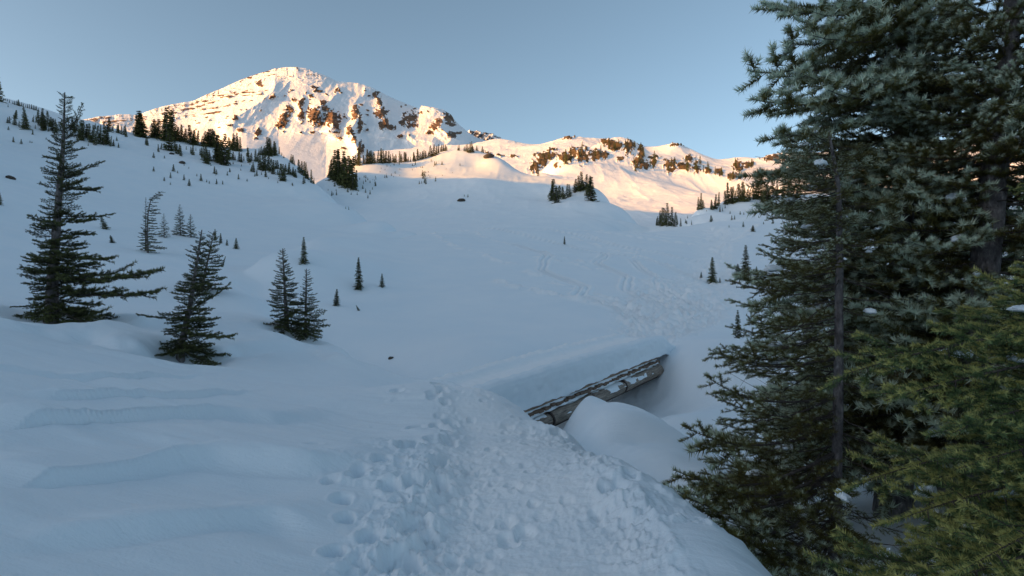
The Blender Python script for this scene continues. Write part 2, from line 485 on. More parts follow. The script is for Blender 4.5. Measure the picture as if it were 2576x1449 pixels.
TRACKS = [([(9, 34), (6, 42), (2, 52), (-6, 66), (-12, 80)], 0.8), ([(10, 34), (5, 38), (1, 43), (-1, 48)], 1.1), ([(14, 46), (9, 56), (0, 72), (-6, 86)], 0.6),
          ([(20, 60), (14, 74), (6, 92)], 0.6), ([(16, 50), (14, 62), (16, 74), (12, 90)], 0.35), ([(26, 70), (34, 88), (48, 110)], 0.9), ([(22, 64), (30, 70), (44, 76), (60, 90)], 0.5),
          ([(30, 84), (20, 96), (6, 100)], 0.5), ([(9.5, 31), (12, 36), (12.5, 41), (15, 47)], 0.3), ([(12, 50), (6, 58), (-2, 64)], 0.35), ([(40, 100), (24, 104), (8, 104)], 0.5)]


SKI = [[(8, 33), (5, 40), (6, 46), (3, 54), (4, 62), (0, 74)], [(11, 36), (9, 44), (10.5, 52), (9, 60), (12, 72)], [(13, 38), (12, 46), (14, 54), (13.5, 64)], [(20, 58), (15, 68), (4, 82), (-6, 92)], [(24, 66), (10, 88), (-4, 100)],
       [(30, 82), (22, 88), (8, 98), (-10, 106)], [(36, 92), (24, 98), (10, 110)]]


def ground_base(X, Y):
    th = np.arctan2(X, Y)
    r = np.hypot(X, Y) + 1e-6
    lr = np.log(np.maximum(r, 1.0))
    far = sstep(330, 480, r)
    lay = [L_NEAR(th, lr) - 30 * sstep(48, 90, r), L_BOWL(th, lr), L_DRIFT(th, lr) - 6 * sstep(6.5, 4.5, r) - 6 * sstep(17, 20, r), L_HILL(th, lr) - 12 * sstep(22, 10, r) - 30 * sstep(0.05, 0.5, th), L_KNOLL(th, lr) - 40 * sstep(0.45, 0.75, np.abs(th + 0.05)) - 60 * sstep(95, 60, r),
           L_SIDE(th, lr) - 40 * sstep(0.05, -0.25, th) - 40 * sstep(1.2, 1.6, th) - 60 * sstep(95, 60, r)]
    k = np.clip(0.006 * r, 0.05, 2.2)
    m = np.maximum.reduce(lay)
    s = 0.0
    for z in lay:
        s = s + np.exp(np.clip((z - m) / k, -40, 0))
    z = m + k * np.log(s)
    return z * (1 - far) + (-20.0) * far


def hits(pts, fn=None, d0=2.0, d1=420.0, n=900):
    """distance at which the sight line through each survey point meets the ground"""
    fn = fn or ground_z
    pts = np.asarray(pts, dtype=np.float64)
    d = np.geomspace(d0, d1, n)
    X = (pts[:, 0:1] - 1288) / F_PX * d; Z = (724.5 - pts[:, 1:2]) / F_PX * d
    Yb = np.broadcast_to(d, X.shape)
    g = fn(X, Yb)
    below = Z <= g
    k = below.argmax(1)
    ok = below.any(1)
    dd = np.where(ok, d[k], np.nan)
    out = np.stack([(pts[:, 0] - 1288) / F_PX * dd, dd, np.take_along_axis(g, k[:, None], 1)[:, 0]], 1)
    return out


# hollows blown out round the feet of the near trees
WELLS = [(b, rad, dep) for b, rad, dep in zip(hits([(128, 815), (452, 908), (722, 836), (768, 852), (372, 638), (902, 732), (1792, 713), (1876, 696)], ground_base), (1.1, 0.75, 0.7, 0.7, 0.6, 0.7, 0.8, 0.9), (0.55, 0.36, 0.30, 0.28, 0.2, 0.22, 0.25, 0.25))]


def ground_detail(X, Y):
    """relief of the snow: returns dz, churn"""
    r = np.hypot(X, Y)
    pd, pf, _ = poly_dist(X, Y, PATH)
    wob = 0.16 * fbm(X * 0.9, Y * 0.9, 3, 11)
    half = 0.72 + wob + 0.25 * sstep(14, 17, Y) + 2.6 * sstep(23, 40, Y) * sstep(80, 50, Y) + 1.0 * sstep(60, 100, Y)
    inside = sstep(half + 0.18 + 0.03 * r, half - 0.12 - 0.02 * r, pd)
    edge = np.exp(-((pd - half - 0.10) / 0.20) ** 2)
    near = sstep(30, 16, r)
    dz = np.zeros_like(X)
    # trodden path: sunk, lumpy, broken edges
    lump = fbm(X * 5.5, Y * 5.5, 4, 5, 0.6)
    chunk = ridged(X * 5.0, Y * 5.0, 3, 8)
    crumb = fbm(X * 21, Y * 21, 3, 9, 0.6)
    dz += near * inside * (-0.12 + 0.012 * lump + 0.012 * crumb)
    nr2 = 0.35 + 0.65 * sstep(13, 6, r)
    dz += near * nr2 * edge * (0.02 + 0.065 * (chunk - 0.45) + 0.03 * lump + 0.02 * crumb)
    scuff = near * sstep(1.3, 0.2, np.abs(pd - half - 0.35)) * sstep(0.42, 0.62, vnoise(X * 1.3, Y * 1.3, 21))
    dz += nr2 * scuff * (0.06 * (chunk - 0.55) + 0.02 * lump + 0.012 * crumb)
    # far trampled zone
    mid = sstep(18, 30, r)
    dz += mid * inside * (0.34 * fbm(X * 1.3, Y * 1.3, 4, 6, 0.65) + 0.16 * lump * sstep(70, 35, r) - 0.05)
    churn = inside * (0.6 + 0.4 * sstep(0.3, 0.7, vnoise(X * 2, Y * 2, 3)))
    for pts, w in TRACKS:
        td, tf, _ = poly_dist(X + 0.8 * fbm(X * 0.15, Y * 0.15, 2, 60), Y, pts)
        m = sstep(w, w * 0.3, td) * sstep(0.36, 0.56, vnoise(X * 1.1, Y * 1.1, 14))
        dz += m * (0.26 * fbm(X * 1.8, Y * 1.8, 3, 33, 0.6) + 0.08)
        churn = np.maximum(churn, m)
    for pts in SKI:
        td, tf, _ = poly_dist(X + 0.5 * fbm(X * 0.2, Y * 0.2, 2, 62), Y, pts)
        g = np.minimum(np.abs(td - 0.28), 3)
        dz += -0.13 * np.exp(-(g / 0.14) ** 2) + 0.09 * np.exp(-((g - 0.3) / 0.16) ** 2)
        churn = np.maximum(churn, 0.8 * np.exp(-((g - 0.3) / 0.2) ** 2))
    # boot holes
    for (hx, hy, _z), rad, dep in HOLES:
        sel = (np.abs(X - hx) < rad * 3) & (np.abs(Y - hy) < rad * 4)
        if not sel.any(): continue
        xs = X[sel]; ys = Y[sel]
        q = np.sqrt(((xs - hx) / rad) ** 2 + ((ys - hy) / (rad * 1.45)) ** 2) + 0.22 * fbm(xs * 9, ys * 9, 2, 4)
        dz[sel] += -dep * sstep(1.15, 0.7, q) + 0.10 * dep * np.exp(-((q - 1.35) / 0.25) ** 2)
    # wind lips: a soft crest, steep on the near side
    for pts, h, w in LIPS:
        lx = np.array([p[0] for p in pts]); ly = np.array([p[1] for p in pts])
        gx = np.linspace(lx[0], lx[-1], 80)
        gy = np.interp(gx, lx, ly); pad = np.pad(gy, 12, mode='edge'); gy = np.convolve(pad, np.hanning(25) / np.hanning(25).sum(), 'same')[12:-12]
        q = (Y - np.interp(X, gx, gy)) / w + 0.5 * fbm(X * 0.9, Y * 0.9, 3, 41)
        span = lx[-1] - lx[0]
        fx = (X - lx[0]) / span
        taper = sstep(-0.02 if lx[0] < -2.9 else 0.0, 0.25, fx + (0.4 if lx[0] < -2.9 else 0)) * sstep(1.05, 0.7, fx) * (0.55 + 0.6 * vnoise(X * 0.8, Y * 0.3, 43))
        dz += near * taper * h * np.where(q > 0, np.exp(-(q / 1.8) ** 2), np.exp(-(q / 0.5) ** 2) - 0.35 * np.exp(-((q + 1.0) / 0.5) ** 2) * sstep(0, -0.5, q))
    for b, rad, dep in WELLS:
        q = np.hypot(X - b[0], (Y - b[1]) * 0.9) / rad
        dz += -dep * np.exp(-q ** 2) + 0.45 * dep * np.exp(-((q - 1.7) / 0.55) ** 2) * sstep(0.2, 0.9, vnoise(X * 0.9 + b[0], Y * 0.9, 45))
    # sastrugi on the open snow
    open_ = (1 - inside) * near
    u = X * 0.42 - Y * 0.12; v = X * 0.30 + Y * 1.9
    sas = ridged(u, v, 3, 77) - 0.5
    dz += open_ * sstep(0.4, 0.7, vnoise(X * 0.25, Y * 0.3, 51)) * 0.055 * sas
    dz += open_ * 0.11 * fbm(X * 0.4, Y * 0.9, 4, 55)
    # broad undulation further out
    dz += sstep(14, 40, r) * (0.35 * fbm(X * 0.06, Y * 0.06, 3, 91) + 0.10 * (ridged(X * 0.10 + Y * 0.05, Y * 0.35, 3, 92) - 0.5))
    dz += sstep(90, 160, r) * (1.1 * fbm(X * 0.03, Y * 0.03, 4, 95, 0.55) + 0.5 * (ridged(X * 0.09, Y * 0.05, 3, 96) - 0.5))
    dz *= sstep(600, 300, r)
    # keep the bed clear below the bridge's snow cap
    return dz, np.clip(churn, 0, 1)


def ground_z(X, Y):
    X = np.asarray(X, dtype=np.float64); Y = np.asarray(Y, dtype=np.float64)
    return ground_base(X, Y) + ground_detail(X, Y)[0]


def build_ground():
    xs = np.linspace(-110, 2690, 860)
    th_in = np.arctan((xs - 1288) / F_PX)
    th = np.concatenate([np.linspace(-math.pi, th_in[0], 50)[:-1], th_in, np.linspace(th_in[-1], math.pi, 46)[1:]])
    r = np.concatenate([[0.05, 0.5, 0.9, 1.3, 1.8], np.geomspace(2.3, 17, 330), np.geomspace(17.1, 62, 160), np.geomspace(62.5, 300, 190), np.geomspace(306, 600, 18), [1000, 2500, 8000, 25000]])
    T, R = np.meshgrid(th, r)
    X = R * np.sin(T); Y = R * np.cos(T)
    z = ground_base(X, Y)
    dz, churn = ground_detail(X, Y)
    me = grid_mesh('ground', X, Y, z + dz, {'churn': churn})
    o = link('snow_ground', me, M_SNOW)
    struct(o, 'snow covered slopes and bowl with a trodden footpath')
    return o


build_ground()

# ================================================================== SUNLIT RIDGE BEYOND THE KNOLL
r1_crest = [(1335, 452, 415), (1350, 436, 430), (1390, 405, 480), (1450, 382, 520), (1500, 364, 545), (1547, 350, 560), (1600, 360, 560), (1640, 388, 540), (1700, 410, 520), (1780, 428, 500), (1870, 455, 470)]
r1_pts = S(*r1_crest)
for x, y, d in r1_crest:
    X, Y, Z = P(x, y, d)
    r1_pts += [(X * 0.95, Y * 0.95, Z - 15), (X * 1.07, Y * 1.07, Z - 8), (X * 1.3, Y * 1.3, Z - 50)]
r1_pts += S((1400, 462, 415), (1550, 425, 470), (1550, 475, 415), (1700, 470, 425), (1850, 492, 395), (1450, 492, 375), (1600, 520, 345), (1980, 460, 450), (2150, 440, 470), (2450, 420, 470), (2000, 500, 380), (2300, 480, 380),
            (1300, 500, 360), (1200, 470, 380), (1450, 522, 320), (1600, 560, 262), (1700, 560, 262), (1900, 535, 285), (2200, 525, 285), (1300, 530, 290))
r1_pts += [polar(-12, 400, 60), polar(-12, 600, 40), polar(45, 400, 60), polar(45, 650, 60)]
L_R1 = Layer(r1_pts, -40, 170)
r2_crest = [(1000, 380, 900), (1100, 372, 900), (1180, 366, 890), (1272, 355, 850), (1310, 363, 820), (1377, 360, 800), (1431, 344, 780), (1479, 352, 780), (1547, 352, 790), (1600, 362, 780), (1628, 373, 760), (1668, 371, 760),
            (1699, 362, 760), (1726, 379, 750), (1767, 390, 720), (1807, 404, 690), (1851, 400, 710), (1929, 391, 740), (2000, 386, 750), (2150, 380, 760), (2400, 368, 760), (2700, 360, 760)]
r2_pts = S(*r2_crest)
for x, y, d in r2_crest:
    X, Y, Z = P(x, y, d)
    r2_pts += [(X * 0.94, Y * 0.94, Z - 13), (X * 1.07, Y * 1.07, Z - 10), (X * 1.35, Y * 1.35, Z - 60)]
r2_pts += S((1200, 392, 640), (1300, 402, 600), (1377, 400, 600), (1700, 402, 640), (1807, 432, 560), (1930, 422, 600), (1300, 445, 470), (1800, 475, 460), (2100, 440, 560), (2400, 430, 560), (1500, 470, 430), (1100, 430, 520))
L_R2 = Layer(r2_pts, -40, 260)

# outcrops (survey print position, half sizes)
R_ROCKS = [(1345, 420, 12, 18), (1362, 408, 15, 14), (1375, 393, 26, 9), (1420, 398, 20, 12), (1442, 388, 12, 14), (1465, 392, 16, 20), (1498, 392, 18, 12), (1530, 358, 20, 7), (1549, 370, 18, 12),
           (1583, 372, 14, 18), (1612, 385, 10, 20), (1608, 408, 16, 16), (1620, 418, 18, 10), (1644, 412, 8, 14), (1685, 419, 15, 15), (1722, 420, 16, 9), (1735, 400, 14, 8), (1754, 424, 10, 15), (1780, 432, 8, 10),
           (1810, 436, 10, 9), (1846, 446, 16, 8), (1855, 418, 12, 14), (1880, 416, 13, 8), (1431, 347, 14, 4), (1390, 378, 14, 5), (1700, 366, 16, 4), (1560, 400, 10, 6), (1520, 392, 10, 10), (1400, 420, 8, 5), (1950, 400, 30, 8),
           (1260, 392, 10, 3), (1290, 395, 12, 3), (1225, 385, 8, 3), (1640, 396, 20, 4)]


def blob_mask(px, py, blobs, wob, seed, sc):
    n = fbm(px * sc, py * sc, 4, seed, 0.6)
    m = np.zeros_like(px)
    for b in blobs:
        cx, cy, a, c = b[:4]
        ang = math.radians(b[4]) if len(b) > 4 else 0.0
        dx = px - cx; dy = py - cy
        sel = (np.abs(dx) < 3 * max(a, c)) & (np.abs(dy) < 3 * max(a, c))
        if not sel.any(): continue
        u = (dx[sel] * math.cos(ang) + dy[sel] * math.sin(ang)) / a
        v = (-dx[sel] * math.sin(ang) + dy[sel] * math.cos(ang)) / c
        q = np.sqrt(u * u + v * v) + wob * n[sel]
        m[sel] = np.maximum(m[sel], sstep(1.25, 0.6, q))
    return m


def build_ridge():
    xs = np.concatenate([np.linspace(940, 2000, 520), np.linspace(2008, 2760, 60)])
    d = np.concatenate([np.geomspace(235, 620, 290), np.geomspace(622, 1000, 110), np.geomspace(1010, 1300, 6)])
    XP, D = np.meshgrid(xs, d)
    X = (XP - 1288) / F_PX * D; Y = D
    th = np.arctan2(X, Y); lr = 0.5 * np.log(X * X + Y * Y)
    a = L_R1(th, lr); b = L_R2(th, lr) - 60 * sstep(480, 380, D)
    a = a - 200 * sstep(600, 760, D)
    k = 4.0
    z = np.maximum(a, b) + k * np.log1p(np.exp(-np.abs(a - b) / k))
    z += 2.2 * fbm(X * 0.02, Y * 0.02, 4, 301) + 1.2 * (ridged(X * 0.05, Y * 0.02, 3, 303) - 0.5)
    yp = 724.5 - z / D * F_PX
    rock = blob_mask(XP, yp, R_ROCKS, 1.25, 305, 0.22)
    z += rock * (1.2 + 4.0 * (ridged(X * 0.11, Y * 0.11, 3, 307) - 0.45))
    me = grid_mesh('ridge', X, Y, z, {'rock': rock})
    o = link('sunlit_ridge', me, M_RIDGE)
    struct(o, 'sunlit snowy ridge with rocky outcrops beyond the knoll')


build_ridge()


def ridge_z(X, Y):
    th = np.arctan2(X, Y); lr = 0.5 * np.log(X * X + Y * Y)
    a = L_R1(th, lr) - 200 * sstep(600, 760, Y); b = L_R2(th, lr) - 60 * sstep(480, 380, Y)
    return np.maximum(a, b) + 2.0


# ================================================================== THE VOLCANO
SIL = [(40, 330), (150, 308), (214, 300), (250, 293), (285, 290), (300, 287), (345, 289), (400, 270), (430, 263), (485, 254), (520, 238), (560, 222), (585, 210), (620, 195), (640, 188), (668, 180), (690, 173), (720, 169),
       (745, 168), (770, 172), (800, 182), (830, 195), (845, 204), (870, 206), (905, 210), (935, 220), (970, 238), (1000, 252), (1035, 266), (1054, 273), (1060, 266), (1085, 269), (1115, 276), (1135, 288), (1147, 306),
       (1165, 322), (1185, 338), (1200, 346), (1230, 356), (1275, 362), (1330, 372), (1400, 380), (1500, 390)]


def Z2(x, y): return (536.6 + x * 0.3009, 134.2 + y * 0.3009)
def Z1(x, y): return (x * 0.33853, 134.2 + y * 0.33853)


RIDGES = [([(620, 115), (800, 140), (985, 215), (1050, 300), (965, 420), (900, 440), (850, 590)], 230, 38),
          ([(1165, 455), (1210, 530), (1130, 660), (1200, 740), (1235, 860)], 260, 30),
          ([(1010, 485), (1000, 600), (960, 700)], 230, 28),
          ([(1240, 310), (1370, 330), (1400, 480), (1450, 610)], 200, 22),
          ([(1730, 435), (1960, 510), (1900, 620), (1990, 700), (2130, 745)], 240, 26),
          ([(520, 200), (490, 330), (330, 450), (160, 540), (20, 640)], 220, 36),
          ([(430, 300), (300, 400), (100, 480), (-150, 600)], 110, 24),
          ([(380, 640), (280, 655), (200, 660)], 70, 16),
          ([(700, 380), (740, 500), (700, 570)], 90, 18), ([(600, 480), (560, 600)], 80, 18),
          ([(840, 430), (830, 560)], 110, 20), ([(0, 280), (-250, 390), (-600, 500)], 90, 20), ([(1350, 700), (1500, 720), (1540, 760)], 60, 20), ([(1620, 720), (1900, 740)], 70, 22),
          ([(1600, 500), (1640, 600)], 90, 20)]
M_ROCKS = [Z2(845, 520) + (17, 24, -30), Z2(740, 512) + (8, 14), Z2(600, 535) + (12, 24, 30), Z2(570, 590) + (14, 10), Z2(985, 545) + (22, 18), Z2(905, 590) + (18, 6, -12), Z2(1025, 590) + (13, 14), Z2(1185, 500) + (9, 20),
           Z2(1225, 590) + (8, 22), Z2(1140, 650) + (9, 12), Z2(1175, 720) + (8, 10), Z2(1230, 790) + (8, 16), Z2(1400, 500) + (17, 17), Z2(1430, 590) + (12, 16), Z2(1350, 340) + (10, 7), Z2(1390, 400) + (6, 14), Z2(1480, 620) + (12, 8),
           Z2(1640, 540) + (18, 11), Z2(1660, 600) + (14, 8), Z2(1580, 580) + (10, 10), Z2(1850, 610) + (13, 11), Z2(1970, 540) + (16, 13, 45), Z2(2000, 590) + (10, 7), Z2(1990, 680) + (12, 9), Z2(1810, 660) + (9, 6), Z2(1880, 570) + (10, 8), Z2(2060, 665) + (10, 4),
           Z2(830, 660) + (8, 3), Z2(1080, 790) + (9, 2.5), Z2(380, 655) + (9, 9), Z2(230, 640) + (8, 5), Z2(180, 540) + (7, 6), Z2(870, 315) + (12, 4), Z2(850, 285) + (10, 3), Z2(390, 255) + (8, 8), Z2(820, 355) + (8, 4), Z2(920, 410) + (8, 7),
           Z2(680, 395) + (8, 6), Z2(735, 410) + (7, 14, 25), Z2(640, 460) + (14, 6, 30), Z2(940, 460) + (10, 6), Z2(1030, 660) + (6, 4), Z2(1050, 710) + (7, 4), Z2(1040, 310) + (6, 6), Z2(300, 205) + (8, 3), Z2(440, 150) + (8, 3),
           Z2(1290, 640) + (6, 4), Z2(1560, 690) + (8, 4), Z2(140, 600) + (8, 2.5), Z2(355, 710) + (6, 3), Z2(500, 360) + (10, 5)]
M_BANDS = [[Z1(1620, 315), Z1(1700, 300), Z1(1800, 292), Z1(1940, 288)], [Z1(1640, 330), Z1(1730, 318)], [Z1(1790, 318), Z1(1940, 305)], [Z1(1250, 480), Z1(1400, 465), Z1(1520, 452), Z1(1640, 432)], [Z1(1060, 475), Z1(1200, 450), Z1(1340, 425), Z1(1520, 385)],
           [Z1(1120, 502), Z1(1270, 495)], [Z1(640, 500), Z1(720, 485), Z1(820, 478)], [Z1(760, 510), Z1(940, 498)], [Z1(820, 532), Z1(920, 526)], [Z1(1690, 385), Z1(1760, 372)], [Z1(1300, 400), Z1(1450, 372), Z1(1560, 345)], [Z1(1900, 230), Z1(1960, 250)],
           [Z1(1540, 372), Z1(1650, 350)], [Z1(1560, 405), Z1(1680, 395)], [Z1(1680, 325), Z1(1860, 270)], [Z1(1480, 420), Z1(1600, 400)]]


def mountain_fields(XP, YP):
    rel = np.zeros_like(XP)
    wx = XP + 7 * fbm(XP * 0.03, YP * 0.03, 3, 401); wy = YP + 7 * fbm(XP * 0.03, YP * 0.03, 3, 402)
    for pts, h, w in RIDGES:
        pd, pf, _ = poly_dist(wx, wy, [Z2(*p) for p in pts])
        rel = np.maximum(rel, 0) + h * np.clip(1 - pd / w, 0, 1) ** 1.3 * sstep(-0.02, 0.12, pf + 0.03) * sstep(1.02, 0.85, pf)
    up_ = sstep(350, 235, YP)
    rel += up_ * np.interp(XP, [700, 850, 900, 1045, 1066, 1090, 1190, 1260], [0, 40, -60, -520, -230, -200, -560, -620])
    rel += sstep(230, 300, YP) * np.interp(XP, [540, 585, 660, 700, 820, 860], [0, 120, -60, -170, -60, 0])
    calm = 1 - 0.8 * sstep(318, 352, YP) * sstep(540, 620, XP) * sstep(930, 860, XP)
    rel += sstep(318, 370, YP) * np.interp(XP, [540, 620, 700, 820, 900], [0, 90, -40, -330, -300])
    rel += calm * 75 * (ridged(XP * 0.011 + YP * 0.009, YP * 0.008 - XP * 0.004, 2, 410) - 0.5)
    rel += calm * (18 + 26 * sstep(0.45, 0.7, vnoise(XP * 0.012, YP * 0.014, 416))) * fbm(XP * 0.06, YP * 0.06, 5, 415, 0.55)
    rel += calm * 34 * (ridged(XP * 0.035 + YP * 0.02, YP * 0.022 - XP * 0.012, 3, 418) - 0.5) * sstep(0.35, 0.6, vnoise(XP * 0.011, YP * 0.013, 419))
    rock = blob_mask(XP, YP, M_ROCKS, 1.1, 420, 0.20)
    n = fbm(XP * 0.12, YP * 0.12, 3, 421)
    for pts in M_BANDS:
        pd, pf, _ = poly_dist(XP, YP + 1.5 * n, pts)
        rock = np.maximum(rock, sstep(3.4, 1.0, pd + 2.6 * n) * (0.55 + 0.9 * fbm(XP * 0.06, YP * 0.3, 3, 423)))
        rel += 30 * np.clip(1 - np.abs(pd) / 8, 0, 1)
    frag = np.random.default_rng(9)
    bits = [(frag.uniform(700, 1150), frag.uniform(215, 345), frag.uniform(2, 5.5), frag.uniform(1.2, 3.2), frag.uniform(-40, 40)) for _ in range(70)] + [(frag.uniform(400, 720), frag.uniform(225, 330), frag.uniform(2, 6), frag.uniform(1, 2), -14) for _ in range(40)]
    rock = np.maximum(rock, 0.85 * blob_mask(XP, YP, bits, 0.9, 424, 0.25))
    # broken ground along the left skyline
    skyl = np.interp(XP, [p[0] for p in SIL], [p[1] for p in SIL])
    rough = sstep(60, 10, YP - skyl) * sstep(880, 760, XP) * 0.62 * sstep(0.50, 0.72, ridged(XP * 0.07, YP * 0.16, 3, 430))
    rock = np.maximum(rock, rough)
    icy = sstep(0.45, 0.75, vnoise(XP * 0.02, YP * 0.03, 440)) * sstep(840, 900, XP) * sstep(1120, 1050, XP)
    rel += icy * 22 * fbm(XP * 0.22, YP * 0.22, 3, 441)
    rel += rock * 26 * np.abs(((YP * 0.21 + XP * 0.03 + 1.2 * n) % 1.0) - 0.5) * 2
    rel += rock * (26 + 55 * (ridged(XP * 0.10, YP * 0.10, 3, 431) - 0.4))
    return rel, rock


def build_mountain():
    xs = np.concatenate([np.linspace(40, 220, 30)[:-1], np.linspace(220, 1300, 640), np.linspace(1304, 1500, 30)])
    s = np.concatenate([np.linspace(0, 0.2, 20)[:-1], np.linspace(0.2, 1.0, 330)])
    XP, SS = np.meshgrid(xs, s)
    sil = np.interp(XP, [p[0] for p in SIL], [p[1] for p in SIL])
    ks = np.exp(-(np.arange(-60, 61) / 26.0) ** 2); ks /= ks.sum()
    row = np.pad(np.interp(np.arange(-60, 1660), [p[0] for p in SIL], [p[1] for p in SIL]), 60, mode='edge')
    soft = np.interp(XP, np.arange(-60, 1660), np.convolve(row, ks, 'same')[60:-60])
    fine = sil - soft + 1.0 * fbm(XP * 0.12, XP * 0 + 3.3, 4, 450) * sstep(1300, 1100, XP)
    dt = 7000 - 2000 * np.clip(np.abs(XP - 760) / 640, 0, 1) ** 1.4
    g = 1 - (1 - SS) ** 1.15
    YP = 480 + (soft - 480) * g + fine * g ** 7
    D = 2600 * (dt / 2600) ** (SS ** 0.9)
    rel, rock = mountain_fields(XP, YP)
    D2 = D - rel * sstep(0, 0.1, SS)
    X = (XP - 1288) / F_PX * D2; Z = (724.5 - YP) / F_PX * D2
    Y = D2
    # the far side
    bx, by, bz, br = [X], [Y], [Z], [rock]
    for m, dz in ((1.03, 40), (1.12, 380), (1.5, 1500)):
        bx.append(X[-1:] * m); by.append(Y[-1:] * m); bz.append(Z[-1:] - dz); br.append(rock[-1:] * 0)
    me = grid_mesh('mountain', np.concatenate(bx), np.concatenate(by), np.concatenate(bz), {'rock': np.concatenate(br)})
    o = link('mountain', me, M_PEAK)
    struct(o, 'snow capped volcano with rocky cliffs glowing in low sun')


build_mountain()


def build_crag():
    pts = [(1150, 350), (1172, 336), (1181, 327), (1190, 330), (1200, 329), (1212, 333), (1222, 333), (1232, 336), (1240, 336), (1250, 343), (1258, 345), (1270, 354), (1290, 364), (1310, 372)]
    xs = np.linspace(1150, 1310, 110); s = np.linspace(0, 1, 60)
    XP, SS = np.meshgrid(xs, s)
    sil = np.interp(XP, [p[0] for p in pts], [p[1] for p in pts]) + 1.6 * fbm(XP * 0.25, XP * 0, 3, 470)
    YP = 400 + (sil - 400) * SS
    D = 8200 + 900 * SS - 90 * (ridged(XP * 0.09 + YP * 0.05, YP * 0.06, 4, 471))
    rock = 0.55 + 0.5 * fbm(XP * 0.2 - YP * 0.1, YP * 0.25, 4, 472)
    X = (XP - 1288) / F_PX * D; Z = (724.5 - YP) / F_PX * D
    X = np.concatenate([X, X[-1:] * 1.12]); Y = np.concatenate([D, D[-1:] * 1.12]); Z = np.concatenate([Z, Z[-1:] - 500]); rock = np.concatenate([rock, rock[-1:]])
    o = link('rocky_crag', grid_mesh('crag', X, Y, Z, {'rock': rock}), M_CRAG)
    struct(o, 'dark jagged crag dusted with snow behind the volcano')


build_crag()

# ================================================================== CONIFER BUILDING BLOCKS
def tubes(paths, radii, sides):
    """paths: list of (n,3) arrays, radii: list of (n,) -> verts, quads"""
    V = []; Q = []; base = 0
    for p, rr in zip(paths, radii):
        p = np.asarray(p, float); n = len(p)
        t = np.gradient(p, axis=0); t /= np.linalg.norm(t, axis=1)[:, None] + 1e-9
        ref = np.array([0, 0, 1.0]) if abs(t[0, 2]) < 0.8 else np.array([1.0, 0, 0])
        a = np.cross(t, ref); a /= np.linalg.norm(a, axis=1)[:, None] + 1e-9
        b = np.cross(t, a)
        ang = np.arange(sides) * 2 * math.pi / sides
        ring = p[:, None] + np.asarray(rr)[:, None, None] * (a[:, None] * np.cos(ang)[None, :, None] + b[:, None] * np.sin(ang)[None, :, None])
        V.append(ring.reshape(-1, 3))
        i = np.arange(n - 1)[:, None] * sides; j = np.arange(sides)[None]
        k = (j + 1) % sides
        q = np.stack([i + j, i + k, i + sides + k, i + sides + j], -1) + base
        Q.append(q.reshape(-1, 4)); base += n * sides
    return np.concatenate(V), np.concatenate(Q)


def needle_cloud(segs, per_m, length, width, sweep, rng, flat=0.0, allround=0.35):
    """segs: array rows (x0,y0,z0, x1,y1,z1, tint0, tint1).  One slim triangle for each needle."""
    segs = np.asarray(segs, float)
    a = segs[:, :3]; b = segs[:, 3:6]
    L = np.linalg.norm(b - a, axis=1)
    cnt = np.maximum(1, (L * per_m + rng.random(len(L))).astype(int))
    idx = np.repeat(np.arange(len(L)), cnt)
    t = rng.random(len(idx))
    d = (b - a) / (L[:, None] + 1e-9)
    D = d[idx]
    p = a[idx] + (b - a)[idx] * t[:, None]
    up = np.array([0, 0, 1.0])
    side = np.cross(D, up); side /= np.linalg.norm(side, axis=1)[:, None] + 1e-6
    upn = np.cross(side, D)
    # needles point sideways and upward, few below
    ang = rng.normal(0, 0.85, len(idx))
    rnd = rng.random(len(idx)) < allround
    ang = np.where(rnd, rng.uniform(-math.pi, math.pi, len(idx)), ang)
    rad = side * np.sin(ang)[:, None] + upn * np.cos(ang)[:, None] * (1 - flat)
    dirn = D * sweep + rad * (0.75 + 0.4 * rng.random(len(idx)))[:, None]
    dirn /= np.linalg.norm(dirn, axis=1)[:, None] + 1e-9
    ln = length * (0.7 + 0.5 * rng.random(len(idx)))
    wv = np.cross(dirn, rng.normal(size=(len(idx), 3))); wv /= np.linalg.norm(wv, axis=1)[:, None] + 1e-9
    v0 = p - wv * width * 0.5; v1 = p + wv * width * 0.5; v2 = p + dirn * ln[:, None]
    V = np.stack([v0, v1, v2], 1).reshape(-1, 3)
    tint = segs[idx, 6] + (segs[idx, 7] - segs[idx, 6]) * t + rng.normal(0, 0.06, len(idx))
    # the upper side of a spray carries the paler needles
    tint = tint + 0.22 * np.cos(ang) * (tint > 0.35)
    return V, np.repeat(tint, 3)


def needle_mesh(name, V, tint, mat):
    me = new_mesh(name, V, np.arange(len(V), dtype=np.int32), 3, smooth=False)
    at = me.attributes.new('tint', 'FLOAT', 'POINT')
    at.data.foreach_set('value', np.clip(tint, 0, 1).astype(np.float32))
    me.materials.append(mat)
    return me


